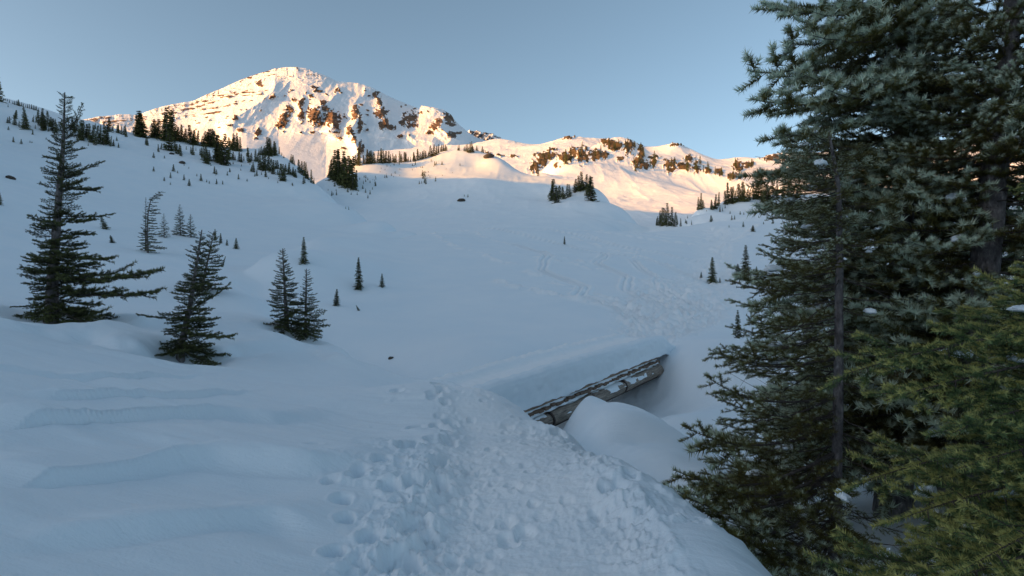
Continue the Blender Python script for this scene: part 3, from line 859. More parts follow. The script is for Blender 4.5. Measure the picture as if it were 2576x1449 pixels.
def make_branch(name, L, seed, curl=0.0, bare=0.35, shoot_gap=0.07, fan=0.42, droop=0.10, tipup=0.16, per_m=300, nl=0.03, nw=0.0034, sweep=0.55, tipw=0.28, mat=None, sub_gap=0.065, minshoot=0.10, tint_lo=0.12, tint_hi=0.95, hang=0.0, allround=0.35, dead=0.25, zvar=0.26):
    """a flat spray along +X: wood mesh and needle mesh"""
    rng = np.random.default_rng(seed)
    n = 14
    s = np.linspace(0, L, n)
    wob = np.cumsum(rng.normal(0, 0.012, n)) * L * 0.5
    zz = -droop * L * (s / L) ** 1.2 + tipup * L * (s / L) ** 3 - hang * L * (s / L) ** 2
    axis = np.stack([s, wob, zz], 1)
    paths = [axis]; radii = [np.linspace(0.013 * L / 2 + 0.006, 0.003, n)]
    segs = []
    for i in range(n - 1):
        if s[i] / L > bare:
            u = s[i] / L
            segs.append(np.r_[axis[i], axis[i + 1], tint_lo + (tint_hi - tint_lo) * max(0, (u - 1 + tipw) / tipw), tint_lo + (tint_hi - tint_lo) * max(0, (s[i + 1] / L - 1 + tipw) / tipw)])

    def at(q):
        return np.array([np.interp(q, s, axis[:, k]) for k in range(3)])
    q = L * 0.06; sgn = 1
    while q < L * 0.985:
        base = at(q)
        fol = (q / L > bare * 0.35)
        ln = (fan * (L - q) ** 0.85 * (0.55 + 0.55 * rng.random()) + minshoot) * (0.55 + 0.45 * min(1, q / (0.3 * L)))
        ang = sgn * (0.75 + 0.35 * rng.random())
        ddir = np.array([math.cos(ang), math.sin(ang), rng.normal(-0.06 - hang, zvar)])
        m = 5
        tt = np.linspace(0, 1, m)
        fwd = np.array([1.0, 0, 0])
        pp = base + np.outer(tt * ln, ddir) + np.outer((tt ** 2) * ln * 0.22, fwd) + np.outer(tt ** 2 * ln * (0.16 - hang), [0, 0, 1.0])
        paths.append(pp); radii.append(np.linspace(0.0048, 0.0018, m))
        isdead = rng.random() < dead and q / L < 0.6
        bt = bare * (1.0 - 0.6 * q / L)
        for j in range(m - 1):
            if tt[j] >= bt * 0.8 and not isdead:
                e0 = tint_lo + (tint_hi - tint_lo) * max(0, (tt[j] - 0.45) / 0.55) * (0.6 + 0.4 * rng.random())
                e1 = tint_lo + (tint_hi - tint_lo) * max(0, (tt[j + 1] - 0.45) / 0.55)
                segs.append(np.r_[pp[j], pp[j + 1], e0, e1])
        # second order shoots
        w = 0.18 * ln; sg = 1
        while w < ln * 0.95:
            f = w / ln
            b2 = np.array([np.interp(f, tt, pp[:, k]) for k in range(3)])
            l2 = (0.38 * (ln - w) + 0.05) * (0.6 + 0.6 * rng.random())
            a2 = ang + sg * (0.7 + 0.3 * rng.random())
            d2 = np.array([math.cos(a2), math.sin(a2), rng.normal(0.04 - hang, zvar * 1.1)])
            e = b2 + d2 * l2 + np.array([l2 * 0.12, 0, 0.06 * l2])
            if f > bt * 0.6 and not isdead:
                age = max(0, (q / L - 0.2)) * 0.5
                segs.append(np.r_[b2, e, tint_lo + 0.15, tint_lo + (tint_hi - tint_lo) * min(1, 0.35 + age + 0.4 * rng.random())])
                paths.append(np.stack([b2, e])); radii.append(np.array([0.0026, 0.0014]))
            elif rng.random() < 0.6:
                paths.append(np.stack([b2, e])); radii.append(np.array([0.0026, 0.0012]))
            w += sub_gap * (0.7 + 0.6 * rng.random()); sg = -sg
        q += shoot_gap * (0.7 + 0.6 * rng.random()); sgn = -sgn
    V, Q = tubes(paths[:1], radii[:1], 5)
    V2, Q2 = tubes(paths[1:], radii[1:], 3)
    wood = new_mesh(name + '_wood', np.concatenate([V, V2]), np.concatenate([Q, Q2 + len(V)]), 4)
    wood.materials.append(M_TWIG)
    NV, tint = needle_cloud(segs, per_m, nl, nw, sweep, rng, allround=allround)
    return wood, needle_mesh(name + '_needles', NV, tint, mat)


def trunk_mesh(name, pts, r0, r1, sides=14, rough=0.06, seed=0, flare=0.0):
    p = np.asarray(pts, float)
    n = len(p)
    f = np.linspace(0, 1, n)
    rr = r0 + (r1 - r0) * f + flare * np.exp(-f * 12)
    V, Q = tubes([p], [rr], sides)
    ring = V.reshape(n, sides, 3)
    c = p[:, None]
    k = 1 + rough * fbm(np.arange(n)[:, None] * 0.9 + 0 * np.arange(sides)[None], np.arange(sides)[None] * 0.8 + 0 * np.arange(n)[:, None], 3, seed)[:, :, None] * 2
    ring = c + (ring - c) * k
    return new_mesh(name, ring.reshape(-1, 3), Q, 4)


def smooth_path(pts, n):
    p = np.asarray(pts, float)
    t = np.linspace(0, 1, len(p))
    q = np.linspace(0, 1, n)
    out = np.stack([np.interp(q, t, p[:, k]) for k in range(3)], 1)
    for _ in range(2):
        out[1:-1] = 0.25 * out[:-2] + 0.5 * out[1:-1] + 0.25 * out[2:]
    return out


def snow_blob_mesh(name, seed):
    rng = np.random.default_rng(seed)
    nu, nv = 18, 9
    u = np.linspace(0, 2 * math.pi, nu, endpoint=False); v = np.linspace(-0.5 * math.pi, 0.5 * math.pi, nv)
    U, W = np.meshgrid(u, v)
    k = 1 + 0.75 * fbm(np.cos(U) * 2.2 + seed, np.sin(U) * 2.2 + W, 3, seed)
    X = np.cos(W) * np.cos(U) * k; Y = 0.55 * np.cos(W) * np.sin(U) * k; Z = 0.62 * np.where(W > 0, np.sin(W), 0.45 * np.sin(W)) * k
    idx = np.arange(nu * nv).reshape(nv, nu)
    q = np.stack([idx[:-1], np.roll(idx[:-1], -1, 1), np.roll(idx[1:], -1, 1), idx[1:]], -1)
    me = new_mesh(name, np.stack([X, Y, Z], -1), q, 4)
    me.materials.append(M_SNOW)
    return me


SNOW_BLOBS = [snow_blob_mesh('snow_clump', 50 + i) for i in range(4)]


def rot_to(azim, pitch, roll=0.0):
    """+X turned to an azimuth (radians, from +X towards +Y) and raised by pitch"""
    return (Matrix.Rotation(azim, 4, 'Z') @ Matrix.Rotation(-pitch, 4, 'Y') @ Matrix.Rotation(roll, 4, 'X')).to_euler()


def add_branch(tree, wood, needles, loc, azim, pitch, scale, roll=0.0):
    b = link('branch', wood, (), tree, loc, rot_to(azim, pitch, roll), scale)
    link('needles', needles, (), b)
    return b


def big_tree(name, label, pts, r0, r1, profile, n_branch, variants, seed, group=None, avoid=None, zmin=0.05, zmax=0.98, pitch=(-0.35, 0.15), snow=0, stubs=0, az_bias=None, n_path=40):
    """trunk + branch (> needles) + snow clumps"""
    rng = np.random.default_rng(seed)
    base = np.asarray(pts[0], float)
    root = bpy.data.objects.new(name, None); COL.objects.link(root); root.location = base
    path = smooth_path([np.asarray(p, float) - base for p in pts], n_path)
    tm = trunk_mesh(name + '_trunk', path, r0, r1, 16, 0.06, seed, flare=r0 * 0.25)
    link('trunk', tm, M_BARK, root)
    fz = np.linspace(0, 1, n_path)
    g = 2.39996
    phase = rng.random() * 6.28
    for i in range(n_branch):
        f = zmin + (zmax - zmin) * (i + rng.random() * 0.6) / n_branch
        p = np.array([np.interp(f, fz, path[:, k]) for k in range(3)])
        az = phase + i * g + rng.normal(0, 0.25)
        if az_bias is not None and rng.random() < az_bias[1]:
            az = az_bias[0] + rng.normal(0, az_bias[2])
        az = (az + math.pi) % (2 * math.pi) - math.pi
        ln = profile(f, az) * (0.75 + 0.4 * rng.random())
        if avoid is not None and (avoid(p + base, az, ln) or (f < 0.5 and abs(az + 1.9) < 0.6 and rng.random() < 0.75)): continue
        w, nd, L0 = variants[rng.integers(len(variants))]
        pt = pitch[0] + (pitch[1] - pitch[0]) * f + rng.normal(0, 0.07)
        add_branch(root, w, nd, p, az, pt, ln / L0, rng.normal(0, 0.28))
        if snow and rng.random() < snow:
            q = p + np.array([math.cos(az) * math.cos(pt), math.sin(az) * math.cos(pt), math.sin(pt)]) * ln * (0.35 + 0.35 * rng.random())
            sc = (0.05 + 0.09 * rng.random()) * min(1.0, ln / 1.2)
            link('snow_clump', SNOW_BLOBS[rng.integers(4)], (), root, q + np.array([0, 0, 0.03]), rot_to(az, pt * 0.5), (sc * 1.2, sc, sc))
    for i in range(stubs):
        f = zmin * 0.4 + 0.6 * rng.random()
        p = np.array([np.interp(f, fz, path[:, k]) for k in range(3)])
        az = rng.random() * 6.28; ln = 0.3 + 0.8 * rng.random()
        if avoid is not None and avoid(p + base, az, ln): continue
        q = np.linspace(0, 1, 7)[:, None]
        d = np.array([math.cos(az), math.sin(az), rng.normal(-0.15, 0.3)])
        pp = p + q * d * ln + np.cumsum(rng.normal(0, 0.025, (7, 3)), 0)
        ps = [pp]; rs = [np.linspace(0.010, 0.002, 7)]
        for k in range(4):
            b0 = pp[2 + k]
            ps.append(np.stack([b0, b0 + (d + rng.normal(0, 0.6, 3)) * ln * 0.25])); rs.append(np.array([0.003, 0.0014]))
        V, Q = tubes(ps, rs, 4)
        link('dead_branch', new_mesh('dead_branch', V, Q, 4), M_TWIG, root)
    root['label'] = label; root['category'] = 'tree'
    if group: root['group'] = group
    return root


# ================================================================== THE TALL FIRS ON THE RIGHT
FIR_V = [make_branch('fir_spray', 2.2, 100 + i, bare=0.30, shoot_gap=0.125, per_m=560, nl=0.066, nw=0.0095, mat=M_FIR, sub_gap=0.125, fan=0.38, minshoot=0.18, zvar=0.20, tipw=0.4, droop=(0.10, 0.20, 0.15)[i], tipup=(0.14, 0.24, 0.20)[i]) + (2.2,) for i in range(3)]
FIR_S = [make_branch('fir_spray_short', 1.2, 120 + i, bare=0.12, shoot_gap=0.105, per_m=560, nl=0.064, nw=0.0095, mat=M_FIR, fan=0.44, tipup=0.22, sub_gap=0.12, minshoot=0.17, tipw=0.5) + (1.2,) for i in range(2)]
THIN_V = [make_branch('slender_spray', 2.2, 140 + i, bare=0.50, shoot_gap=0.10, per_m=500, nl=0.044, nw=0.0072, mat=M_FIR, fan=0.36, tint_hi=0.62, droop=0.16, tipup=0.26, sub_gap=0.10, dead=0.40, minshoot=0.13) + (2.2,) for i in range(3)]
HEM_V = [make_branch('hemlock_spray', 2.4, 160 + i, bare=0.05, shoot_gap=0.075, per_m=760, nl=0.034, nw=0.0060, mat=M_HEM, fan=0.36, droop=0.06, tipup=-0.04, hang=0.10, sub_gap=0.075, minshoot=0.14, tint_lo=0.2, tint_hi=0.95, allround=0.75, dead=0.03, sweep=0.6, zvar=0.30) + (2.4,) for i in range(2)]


def keep_clear(p, az, ln, lim=4.6):
    """no branch may poke into the viewer's face"""
    t = p + np.array([math.cos(az), math.sin(az), 0]) * ln
    return math.hypot(t[0], t[1]) < lim


def Pz(x, y, d): return P(x, y, d)


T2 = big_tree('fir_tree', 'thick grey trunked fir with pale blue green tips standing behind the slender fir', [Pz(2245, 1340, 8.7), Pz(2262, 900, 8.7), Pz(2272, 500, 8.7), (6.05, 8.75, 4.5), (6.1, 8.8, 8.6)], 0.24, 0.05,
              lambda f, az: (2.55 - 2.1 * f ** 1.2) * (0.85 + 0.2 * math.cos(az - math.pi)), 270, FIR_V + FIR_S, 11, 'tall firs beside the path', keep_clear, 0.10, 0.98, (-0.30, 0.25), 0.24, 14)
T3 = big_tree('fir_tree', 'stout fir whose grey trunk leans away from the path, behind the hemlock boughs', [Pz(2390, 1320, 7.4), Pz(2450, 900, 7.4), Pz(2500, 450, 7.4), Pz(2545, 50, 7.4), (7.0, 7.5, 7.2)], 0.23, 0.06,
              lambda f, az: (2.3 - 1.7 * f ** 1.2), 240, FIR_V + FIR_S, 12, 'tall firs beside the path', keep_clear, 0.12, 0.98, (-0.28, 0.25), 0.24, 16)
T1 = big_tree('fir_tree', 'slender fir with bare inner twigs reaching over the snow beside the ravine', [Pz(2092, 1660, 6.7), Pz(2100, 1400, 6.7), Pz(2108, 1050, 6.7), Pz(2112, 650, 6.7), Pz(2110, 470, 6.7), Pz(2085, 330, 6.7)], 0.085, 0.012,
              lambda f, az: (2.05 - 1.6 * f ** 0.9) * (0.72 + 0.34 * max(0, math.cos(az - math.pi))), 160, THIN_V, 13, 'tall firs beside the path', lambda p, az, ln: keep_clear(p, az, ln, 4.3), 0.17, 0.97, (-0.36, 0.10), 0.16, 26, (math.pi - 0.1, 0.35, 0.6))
# long boughs of the thick fir that reach out against the sky
def reach(tree, root_pt, tip, k, roll=0.0, kind=None):
    a = np.array(root_pt); d = np.array(tip) - a
    ln = float(np.linalg.norm(d)); w, nd, L0 = (kind or FIR_V)[k % 3]
    add_branch(tree, w, nd, a - np.array(tree.location), math.atan2(d[1], d[0]), math.asin(d[2] / ln) - 0.03, ln / L0 * 1.02, roll)


for k, (rx, ry, tx, ty, td) in enumerate([(2280, 120, 1885, 195, 7.7), (2280, 180, 1900, 252, 7.5), (2275, 250, 1950, 345, 7.6), (2275, 330, 1885, 440, 7.8), (2280, -40, 1915, 12, 7.9), (2280, 60, 1985, 120, 7.4), (2285, -20, 2040, 50, 7.2),
                                          (2270, 420, 1905, 520, 7.9), (2275, 160, 1990, 190, 7.3), (2270, 380, 1990, 400, 7.2), (2280, 60, 2060, 90, 7.0), (2275, 220, 2080, 240, 7.0), (2270, 480, 2010, 560, 7.3), (2280, -120, 1960, -70, 8.0)]):
    reach(T2, P(rx, ry, 8.7), P(tx, ty, td), k, 0.5 - 0.25 * (k % 5))
for k, (ry, tx, ty, td) in enumerate([(1080, 1745, 1105, 5.9), (1140, 1716, 1228, 5.5), (1200, 1728, 1296, 5.0), (1250, 1775, 1375, 4.75), (1300, 1850, 1440, 4.6), (1350, 1930, 1500, 4.8), (1000, 1790, 975, 6.0), (1180, 1800, 1250, 5.3), (1290, 1880, 1360, 5.2), (1330, 1990, 1450, 5.2), (900, 1800, 905, 6.2)]):
    reach(T1, P(2104, ry, 6.7), P(tx, ty, td), k, 0.4 - 0.2 * (k % 5), THIN_V)
# firs standing further back fill the gaps
big_tree('fir_tree', 'dim fir filling the gap behind the thick and leaning firs', [(8.0, 11.2, -3.4), (8.1, 11.2, 2), (8.2, 11.2, 8.6)], 0.16, 0.04, lambda f, az: 2.4 - 2.0 * f, 170, FIR_V + FIR_S, 14, 'tall firs beside the path', keep_clear, 0.06, 0.98, (-0.25, 0.2), 0.05, 6)
big_tree('fir_tree', 'dim fir furthest from the path, behind the leaning fir', [(9.6, 9.0, -3.2), (9.7, 9.0, 2), (9.8, 9.0, 8.2)], 0.16, 0.04, lambda f, az: 2.4 - 2.0 * f, 170, FIR_V + FIR_S, 15, 'tall firs beside the path', keep_clear, 0.06, 0.98, (-0.25, 0.2), 0.05, 6)

# the hemlock whose boughs reach in from beside the viewer
hem_root = bpy.data.objects.new('hemlock_tree', None); COL.objects.link(hem_root); hem_root.location = (5.6, 4.3, -4.0)
link('trunk', trunk_mesh('hemlock_trunk', smooth_path([(0, 0, 0), (0.05, 0, 4), (0.1, 0.05, 9)], 30), 0.20, 0.05, 14, 0.06, 5, 0.06), M_BARK, hem_root)
hr = np.random.default_rng(21)


def hem_bough(tip, root_z, k, roll=0.0, s=1.0):
    a = np.array([5.6, 4.3, root_z]); t = np.array(tip)
    d = t - a
    az = math.atan2(d[1], d[0]); ln = float(np.linalg.norm(d)); pt = math.asin(d[2] / ln)
    w, nd, L0 = HEM_V[k % 2]
    add_branch(hem_root, w, nd, a - np.array([5.6, 4.3, -4.0]), az, pt + 0.16, ln / L0 * s, roll)


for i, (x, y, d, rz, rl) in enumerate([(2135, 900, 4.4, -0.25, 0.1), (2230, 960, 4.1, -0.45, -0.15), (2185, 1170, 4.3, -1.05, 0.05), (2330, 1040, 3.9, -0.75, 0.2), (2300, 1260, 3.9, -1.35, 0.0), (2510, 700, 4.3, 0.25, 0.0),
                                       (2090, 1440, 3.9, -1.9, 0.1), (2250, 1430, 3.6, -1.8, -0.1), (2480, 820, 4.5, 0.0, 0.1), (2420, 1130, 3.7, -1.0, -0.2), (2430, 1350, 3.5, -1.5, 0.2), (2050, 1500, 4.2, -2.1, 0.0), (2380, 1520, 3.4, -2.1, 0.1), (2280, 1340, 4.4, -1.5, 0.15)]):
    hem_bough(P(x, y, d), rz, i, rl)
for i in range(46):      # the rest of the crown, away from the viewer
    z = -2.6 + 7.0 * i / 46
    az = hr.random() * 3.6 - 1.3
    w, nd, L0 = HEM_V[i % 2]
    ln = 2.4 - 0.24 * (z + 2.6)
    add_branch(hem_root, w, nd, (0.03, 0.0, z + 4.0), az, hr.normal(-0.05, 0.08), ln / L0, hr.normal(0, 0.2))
for (x, y, d, s) in [(2405, 890, 4.6, 0.07), (2560, 905, 4.4, 0.06), (2300, 905, 4.5, 0.035), (2330, 1240, 4.9, 0.10), (2360, 1290, 4.6, 0.06), (2240, 1400, 4.5, 0.07), (2450, 1330, 4.2, 0.06), (2570, 780, 4.4, 0.05), (2120, 1250, 5.2, 0.07)]:
    p = np.array(P(x, y, d)) - np.array([5.6, 4.3, -4.0])
    link('snow_clump', SNOW_BLOBS[int(x) % 4], (), hem_root, p, (0, 0, x * 0.1), (s * 1.5, s * 1.2, s * 1.1))
tag(hem_root, 'hemlock with yellow tipped drooping boughs in front of the firs', 'tree')

# ================================================================== SMALLER CONIFERS
MID_V = [make_branch('mid_spray', 1.0, 200 + i, bare=0.12, shoot_gap=0.075, per_m=260, nl=0.050, nw=0.0125, mat=M_DARK, fan=0.40, sub_gap=0.09, droop=0.10, tipup=0.18, tint_lo=0.2, tint_hi=0.8, zvar=0.2, dead=0.08) + (1.0,) for i in range(3)]
LONG_V = [make_branch('long_spray', 2.0, 220 + i, bare=0.18, shoot_gap=0.075, per_m=260, nl=0.050, nw=0.0125, mat=M_DARK, fan=0.30, sub_gap=0.09, droop=0.10, tipup=0.12, tint_lo=0.2, tint_hi=0.8, zvar=0.2, dead=0.1) + (2.0,) for i in range(2)]
GREEN = ' on the near slope'


def at_ground(pts):
    return hits(pts)


def up_from(base, x, y):
    """the point above a rooted base that is seen at (x, y)"""
    return np.array(P(x, y, base[1]))


def fir(name, label, base_xy, top_xy, profile, n, r0, seed, lean=0.0, zmin=0.06, pitch=(-0.25, 0.55), extra=(), snow=0.1, group=None, variants=None, via=()):
    b = at_ground([base_xy])[0]
    base = b - np.array([0, 0, 0.12])
    top = up_from(b, *top_xy)
    mids = [up_from(b, *v) for v in via]
    t = big_tree(name, label, [base] + mids + [top], r0, 0.012, profile, n, variants or MID_V, seed, group, None, zmin, 0.985, pitch, snow, 0)
    H = top[2] - base[2]
    for (ax, ay, tx, ty, dd, k) in extra:            # single long boughs: root and tip as surveyed
        a = up_from(b, ax, ay); e = np.array(P(tx, ty, b[1] + dd))
        d = e - a; ln = float(np.linalg.norm(d))
        w, nd, L0 = LONG_V[k % 2]
        add_branch(t, w, nd, a - base, math.atan2(d[1], d[0]), math.asin(d[2] / ln) + 0.02, ln / L0, 0.1 * k)
    return t


# the tall wind-shaped fir on the left
fir('fir_tree', 'tall ragged fir with long boughs on one side and a forked top', (128, 812), (163, 232), lambda f, az: (1.4 - 1.18 * f ** 0.8) * (0.86 + 0.25 * math.cos(az)) * (0.68 + 0.42 * abs(math.sin(f * 17 + 0.6))), 165, 0.16, 31, zmin=0.05, pitch=(-0.22, 0.45),
    extra=[(140, 700, 388, 692, -1.0, 0), (138, 735, 402, 742, -0.6, 1), (134, 770, 268, 838, -1.6, 0), (140, 640, 285, 655, -0.8, 1), (120, 760, 25, 775, -0.8, 0), (150, 545, 287, 542, 0.3, 1), (152, 440, 262, 408, 0.2, 0), (150, 470, 250, 478, -.6, 1), (165, 340, 211, 262, 0.0, 1), (140, 655, 65, 660, 0.3, 0), (150, 400, 110, 395, 0.4, 1)],
    snow=0.14, via=[(133, 700), (140, 600), (152, 450), (160, 350)], variants=MID_V)
fir('fir_tree', 'dark bushy fir with a grey leaning trunk below the tall ragged fir', (452, 905), (508, 578), lambda f, az: (0.92 - 0.76 * f ** 0.95) * (0.9 + 0.12 * math.cos(az)) * (0.6 + 0.55 * abs(math.sin(f * 13))), 125, 0.095, 32, zmin=0.10, pitch=(-0.35, 0.35),
    extra=[(480, 800, 345, 795, -0.4, 0), (470, 840, 588, 850, -0.8, 1), (460, 880, 540, 925, -1.0, 0), (478, 780, 582, 715, 0.3, 1), (455, 880, 412, 892, -0.5, 0)], snow=0.10, via=[(462, 840), (480, 760), (492, 680)])
fir('fir_tree', 'fir half hidden behind the dark bushy leaning trunked fir', (505, 735), (538, 582), lambda f, az: (1.15 - 0.95 * f), 60, 0.07, 33, zmin=0.04, pitch=(-0.2, 0.4), snow=0.06)
fir('fir_tree', 'taller fir of the close pair at the edge of the slope, snow on its boughs', (722, 832), (711, 625), lambda f, az: (0.88 - 0.76 * f ** 0.9), 95, 0.075, 34, zmin=0.04, pitch=(-0.35, 0.45), extra=[(722, 800, 757, 858, -1.0, 0)], snow=0.12)
fir('fir_tree', 'shorter fir of the close pair at the edge of the slope', (768, 848), (771, 676), lambda f, az: (0.84 - 0.74 * f ** 0.9) * (0.85 + 0.25 * math.cos(az)), 80, 0.06, 35, zmin=0.05, pitch=(-0.40, 0.40), extra=[(768, 810, 793, 860, -0.8, 1)], snow=0.08)
fir('fir_tree', 'wind bent fir with its top curled over, on the open slope', (372, 637), (408, 481), lambda f, az: (1.05 - 0.75 * f) * (0.8 + 0.5 * math.cos(az)), 75, 0.08, 36, zmin=0.03, pitch=(-0.2, 0.1), snow=0.03, via=[(370, 590), (372, 540), (380, 500)])
fir('fir_tree', 'narrow fir pressed against the wind bent fir', (366, 632), (367, 496), lambda f, az: 0.75 - 0.66 * f, 55, 0.06, 37, zmin=0.03, snow=0.03)
fir('fir_tree', 'young fir standing just beyond the wind bent fir', (413, 598), (412, 536), lambda f, az: 0.75 - 0.66 * f, 45, 0.05, 38, zmin=0.03, snow=0.03)
fir('fir_tree', 'neat pointed fir, larger of two side by side on the open slope', (454, 592), (452, 514), lambda f, az: 1.0 - 0.88 * f, 60, 0.06, 39, zmin=0.03, snow=0.03)
fir('fir_tree', 'neat pointed fir, smaller of two side by side on the open slope', (481, 598), (479, 538), lambda f, az: 0.85 - 0.75 * f, 50, 0.05, 40, zmin=0.03, snow=0.03)


def small_conifer(name, seed, H=1.0, W=0.2, n_whorl=22, per=7, droop=0.12, narrow=0.9, twig=9, fat=1.0, bare=0.03, lean=0.0):
    """a whole young tree of unit height: crown of many short sprays, trunk apart"""
    rng = np.random.default_rng(seed)
    V = []; T = []; F = []
    tint = []
    def tri(a, b, c, t):
        V.extend([a, b, c]); tint.extend([t, t, t])
    for w in range(n_whorl):
        f = bare + (0.985 - bare) * w / (n_whorl - 1)
        L0 = W * (1 - f) ** narrow + 0.012
        for k in range(per):
            az = k * 2 * math.pi / per + w * 0.9 + rng.normal(0, 0.3)
            L = L0 * (0.6 + 0.55 * rng.random())
            zb = H * f + rng.normal(0, 0.008)
            d = np.array([math.cos(az), math.sin(az), 0.0]); sd = np.array([-d[1], d[0], 0.0])
            pt = rng.normal(-0.05, 0.12) + 0.45 * f
            def q(u): return np.array([0, 0, zb]) + d * L * u + np.array([lean * zb * zb, 0, L * (pt * u - droop * 4 * u * u * (1 - 0.55 * u))])
            nt = max(4, int(twig * (0.5 + L / (W + 1e-6))))
            for j in range(nt):
                u = (j + rng.random()) / nt
                c = q(u)
                l = (0.30 * (1 - u) * L + 0.022 * fat) * (0.7 + 0.6 * rng.random())
                s = 1 if j % 2 else -1
                e = c + (d * 0.75 + sd * s * 0.85) * l + np.array([0, 0, rng.normal(0.0, 0.35) * l])
                wv = np.array([0, 0, 1.0]) * 0.011 * fat + d * 0.005
                tt = 0.2 + 0.6 * u + 0.2 * rng.random()
                tri(c - wv, c + wv, e, tt)
                wv2 = d * 0.012 * fat
                tri(c - wv2, c + wv2, e + np.array([0, 0, 0.006]), tt)
            e = q(1.08); c0 = q(0.1)
            tri(c0 + np.array([0, 0, 0.007]), c0 - np.array([0, 0, 0.007]), e, 0.5)
            tri(c0 + sd * 0.008, c0 - sd * 0.008, e, 0.5)
    me = needle_mesh(name + '_crown', np.array(V), np.array(tint), M_DARK)
    z = np.linspace(-0.06, 0.995, 8)
    TV, TQ = tubes([np.stack([lean * z * z, 0 * z, z * H], 1)], [np.linspace(0.020, 0.003, 8)], 6)
    tm = new_mesh(name + '_trunk', TV, TQ, 4)
    tm.materials.append(M_BARK)
    return tm, me


YOUNG = [small_conifer('young_fir', 300 + i, W=0.20 + 0.03 * (i % 3), n_whorl=20 + 2 * (i % 2), per=7) for i in range(5)]


def young(label, bx, by, h_px, var, wide=1.0, group=None, name='young_fir', rz=None, tilt=0.0):
    b = at_ground([(bx, by)])[0]
    h = h_px / F_PX * b[1]
    root = bpy.data.objects.new(name, None); COL.objects.link(root)
    root.location = b - np.array([0, 0, 0.03 * h]); root.rotation_euler = (0, tilt, bx * 0.7 if rz is None else rz); root.scale = (h * wide, h * wide, h)
    tm, cm = YOUNG[var % 5]
    link('trunk', tm, (), root); link('crown', cm, (), root)
    tag(root, label, 'tree', group)
    return root


young('slim young fir standing alone above the close pair, in the bowl', 764, 667, 67, 0)
young('narrow pointed fir standing alone on the smooth bowl, with a dwarf fir beside it', 902, 731, 82, 1, 0.8)
young('dwarf fir beside the narrow pointed fir on the bowl', 961, 724, 34, 2, 1.1)
young('leaning dwarf fir below the close pair, on the bowl', 846, 770, 44, 3, 1.25, tilt=0.12)
young('tiny twisted sapling poking from the bowl', 903, 783, 16, 4, 1.2, tilt=0.5)
young('lone tiny fir in the middle of the bowl', 1420, 616, 20, 0, 1.0)
young('spaced branch fir between two tiny saplings beside the trodden track', 1792, 712, 64, 1, 1.05)
young('tiny sapling on the open snow side of the spaced branch fir', 1764, 702, 15, 2, 1.2)
young('tiniest sapling beside the spaced branch fir, towards the tallest pointed fir', 1811, 713, 13, 3, 1.2)
young('tallest pointed fir with low bushy saplings at its foot, by the trodden track', 1876, 695, 80, 2, 0.9)
young('widest bushy sapling at the foot of the tallest pointed fir', 1856, 690, 26, 4, 2.0, group='saplings at the foot of the tallest pointed fir')
young('middling bushy sapling next to the tallest pointed fir', 1903, 693, 22, 0, 1.5, group='saplings at the foot of the tallest pointed fir')
young('smallest sapling in the row beside the tallest pointed fir', 1917, 695, 16, 3, 1.5, group='saplings at the foot of the tallest pointed fir')
young('dark young fir partly behind the slender fir, up the track', 1967, 736, 62, 3, 1.0)
young('dark young fir at the edge of the trampled snow, next to the slender fir', 1856, 851, 72, 0, 0.95)
young('sprawling scrubby fir where the ski tracks fan out', 1894, 584, 16, 1, 2.2)
young('broad little fir on the open slope below the crest', 594, 626, 28, 2, 1.3)
young('taller of two small pointed firs behind the bushy fir top', 541, 606, 30, 3, 0.9)
young('shorter of two small pointed firs behind the bushy fir top', 555, 612, 26, 1, 1.0)
young('stubby seedling next to the broad little fir', 571, 618, 16, 4, 1.3)
young('flattened sapling lying on the slope between two large firs', 283, 612, 20, 0, 2.0, tilt=0.25)
young('sapling in the lee of the tall ragged fir', 266, 578, 36, 2, 1.3, tilt=0.3)
young('dead looking curved sapling at the slope edge', 558, 672, 30, 4, 0.7, tilt=0.35)
young('dark fir on the open slope behind the tall ragged fir', -4, 516, 40, 1, 1.2)

# ================================================================== THE LOG FOOTBRIDGE
def wood_material(name, lo, hi, stretch=(1.2, 14, 14)):
    k = NT(name)
    tc = k.n('ShaderNodeTexCoord').outputs['Object']
    mp = k.n('ShaderNodeMapping'); mp.inputs['Scale'].default_value = stretch; k.l(tc, mp.inputs[0])
    a = k.noise(2.2, 7, 0.7, mp.outputs[0])
    c = k.ramp([(0.30, lo), (0.50, [(x + y) / 2 for x, y in zip(lo, hi)]), (0.70, hi)], a.outputs[0])
    k.l(c.outputs[0], k.b.inputs['Base Color'])
    k.b.inputs['Roughness'].default_value = 0.85
    k.l(k.bump(a.outputs[0], 0.8, 0.03), k.b.inputs['Normal'])
    return k.m


M_LOG = wood_material('weathered_grey_log', (0.05, 0.038, 0.030), (0.50, 0.42, 0.34))
M_BROWN = wood_material('brown_split_timber', (0.055, 0.036, 0.025), (0.28, 0.19, 0.13))
M_TAN = wood_material('tan_bark_edge', (0.14, 0.095, 0.065), (0.46, 0.34, 0.24))
k_ = NT('dark_iron'); k_.b.inputs['Base Color'].default_value = (0.035, 0.032, 0.030, 1); k_.b.inputs['Metallic'].default_value = 0.6; k_.b.inputs['Roughness'].default_value = 0.6
_n = k_.noise(12, 4, 0.6); k_.l(k_.ramp([(0.35, (0.03, 0.028, 0.027)), (0.7, (0.10, 0.06, 0.045))], _n.outputs[0]).outputs[0], k_.b.inputs['Base Color'])
M_IRON = k_.m
k_ = NT('ice'); k_.b.inputs['Base Color'].default_value = (0.75, 0.83, 0.88, 1); k_.b.inputs['Roughness'].default_value = 0.12; k_.b.inputs['Transmission Weight'].default_value = 0.75; k_.b.inputs['IOR'].default_value = 1.31
_n = k_.noise(30, 2, 0.5); k_.l(k_.bump(_n.outputs[0], 0.3, 0.01), k_.b.inputs['Normal'])
M_ICE = k_.m
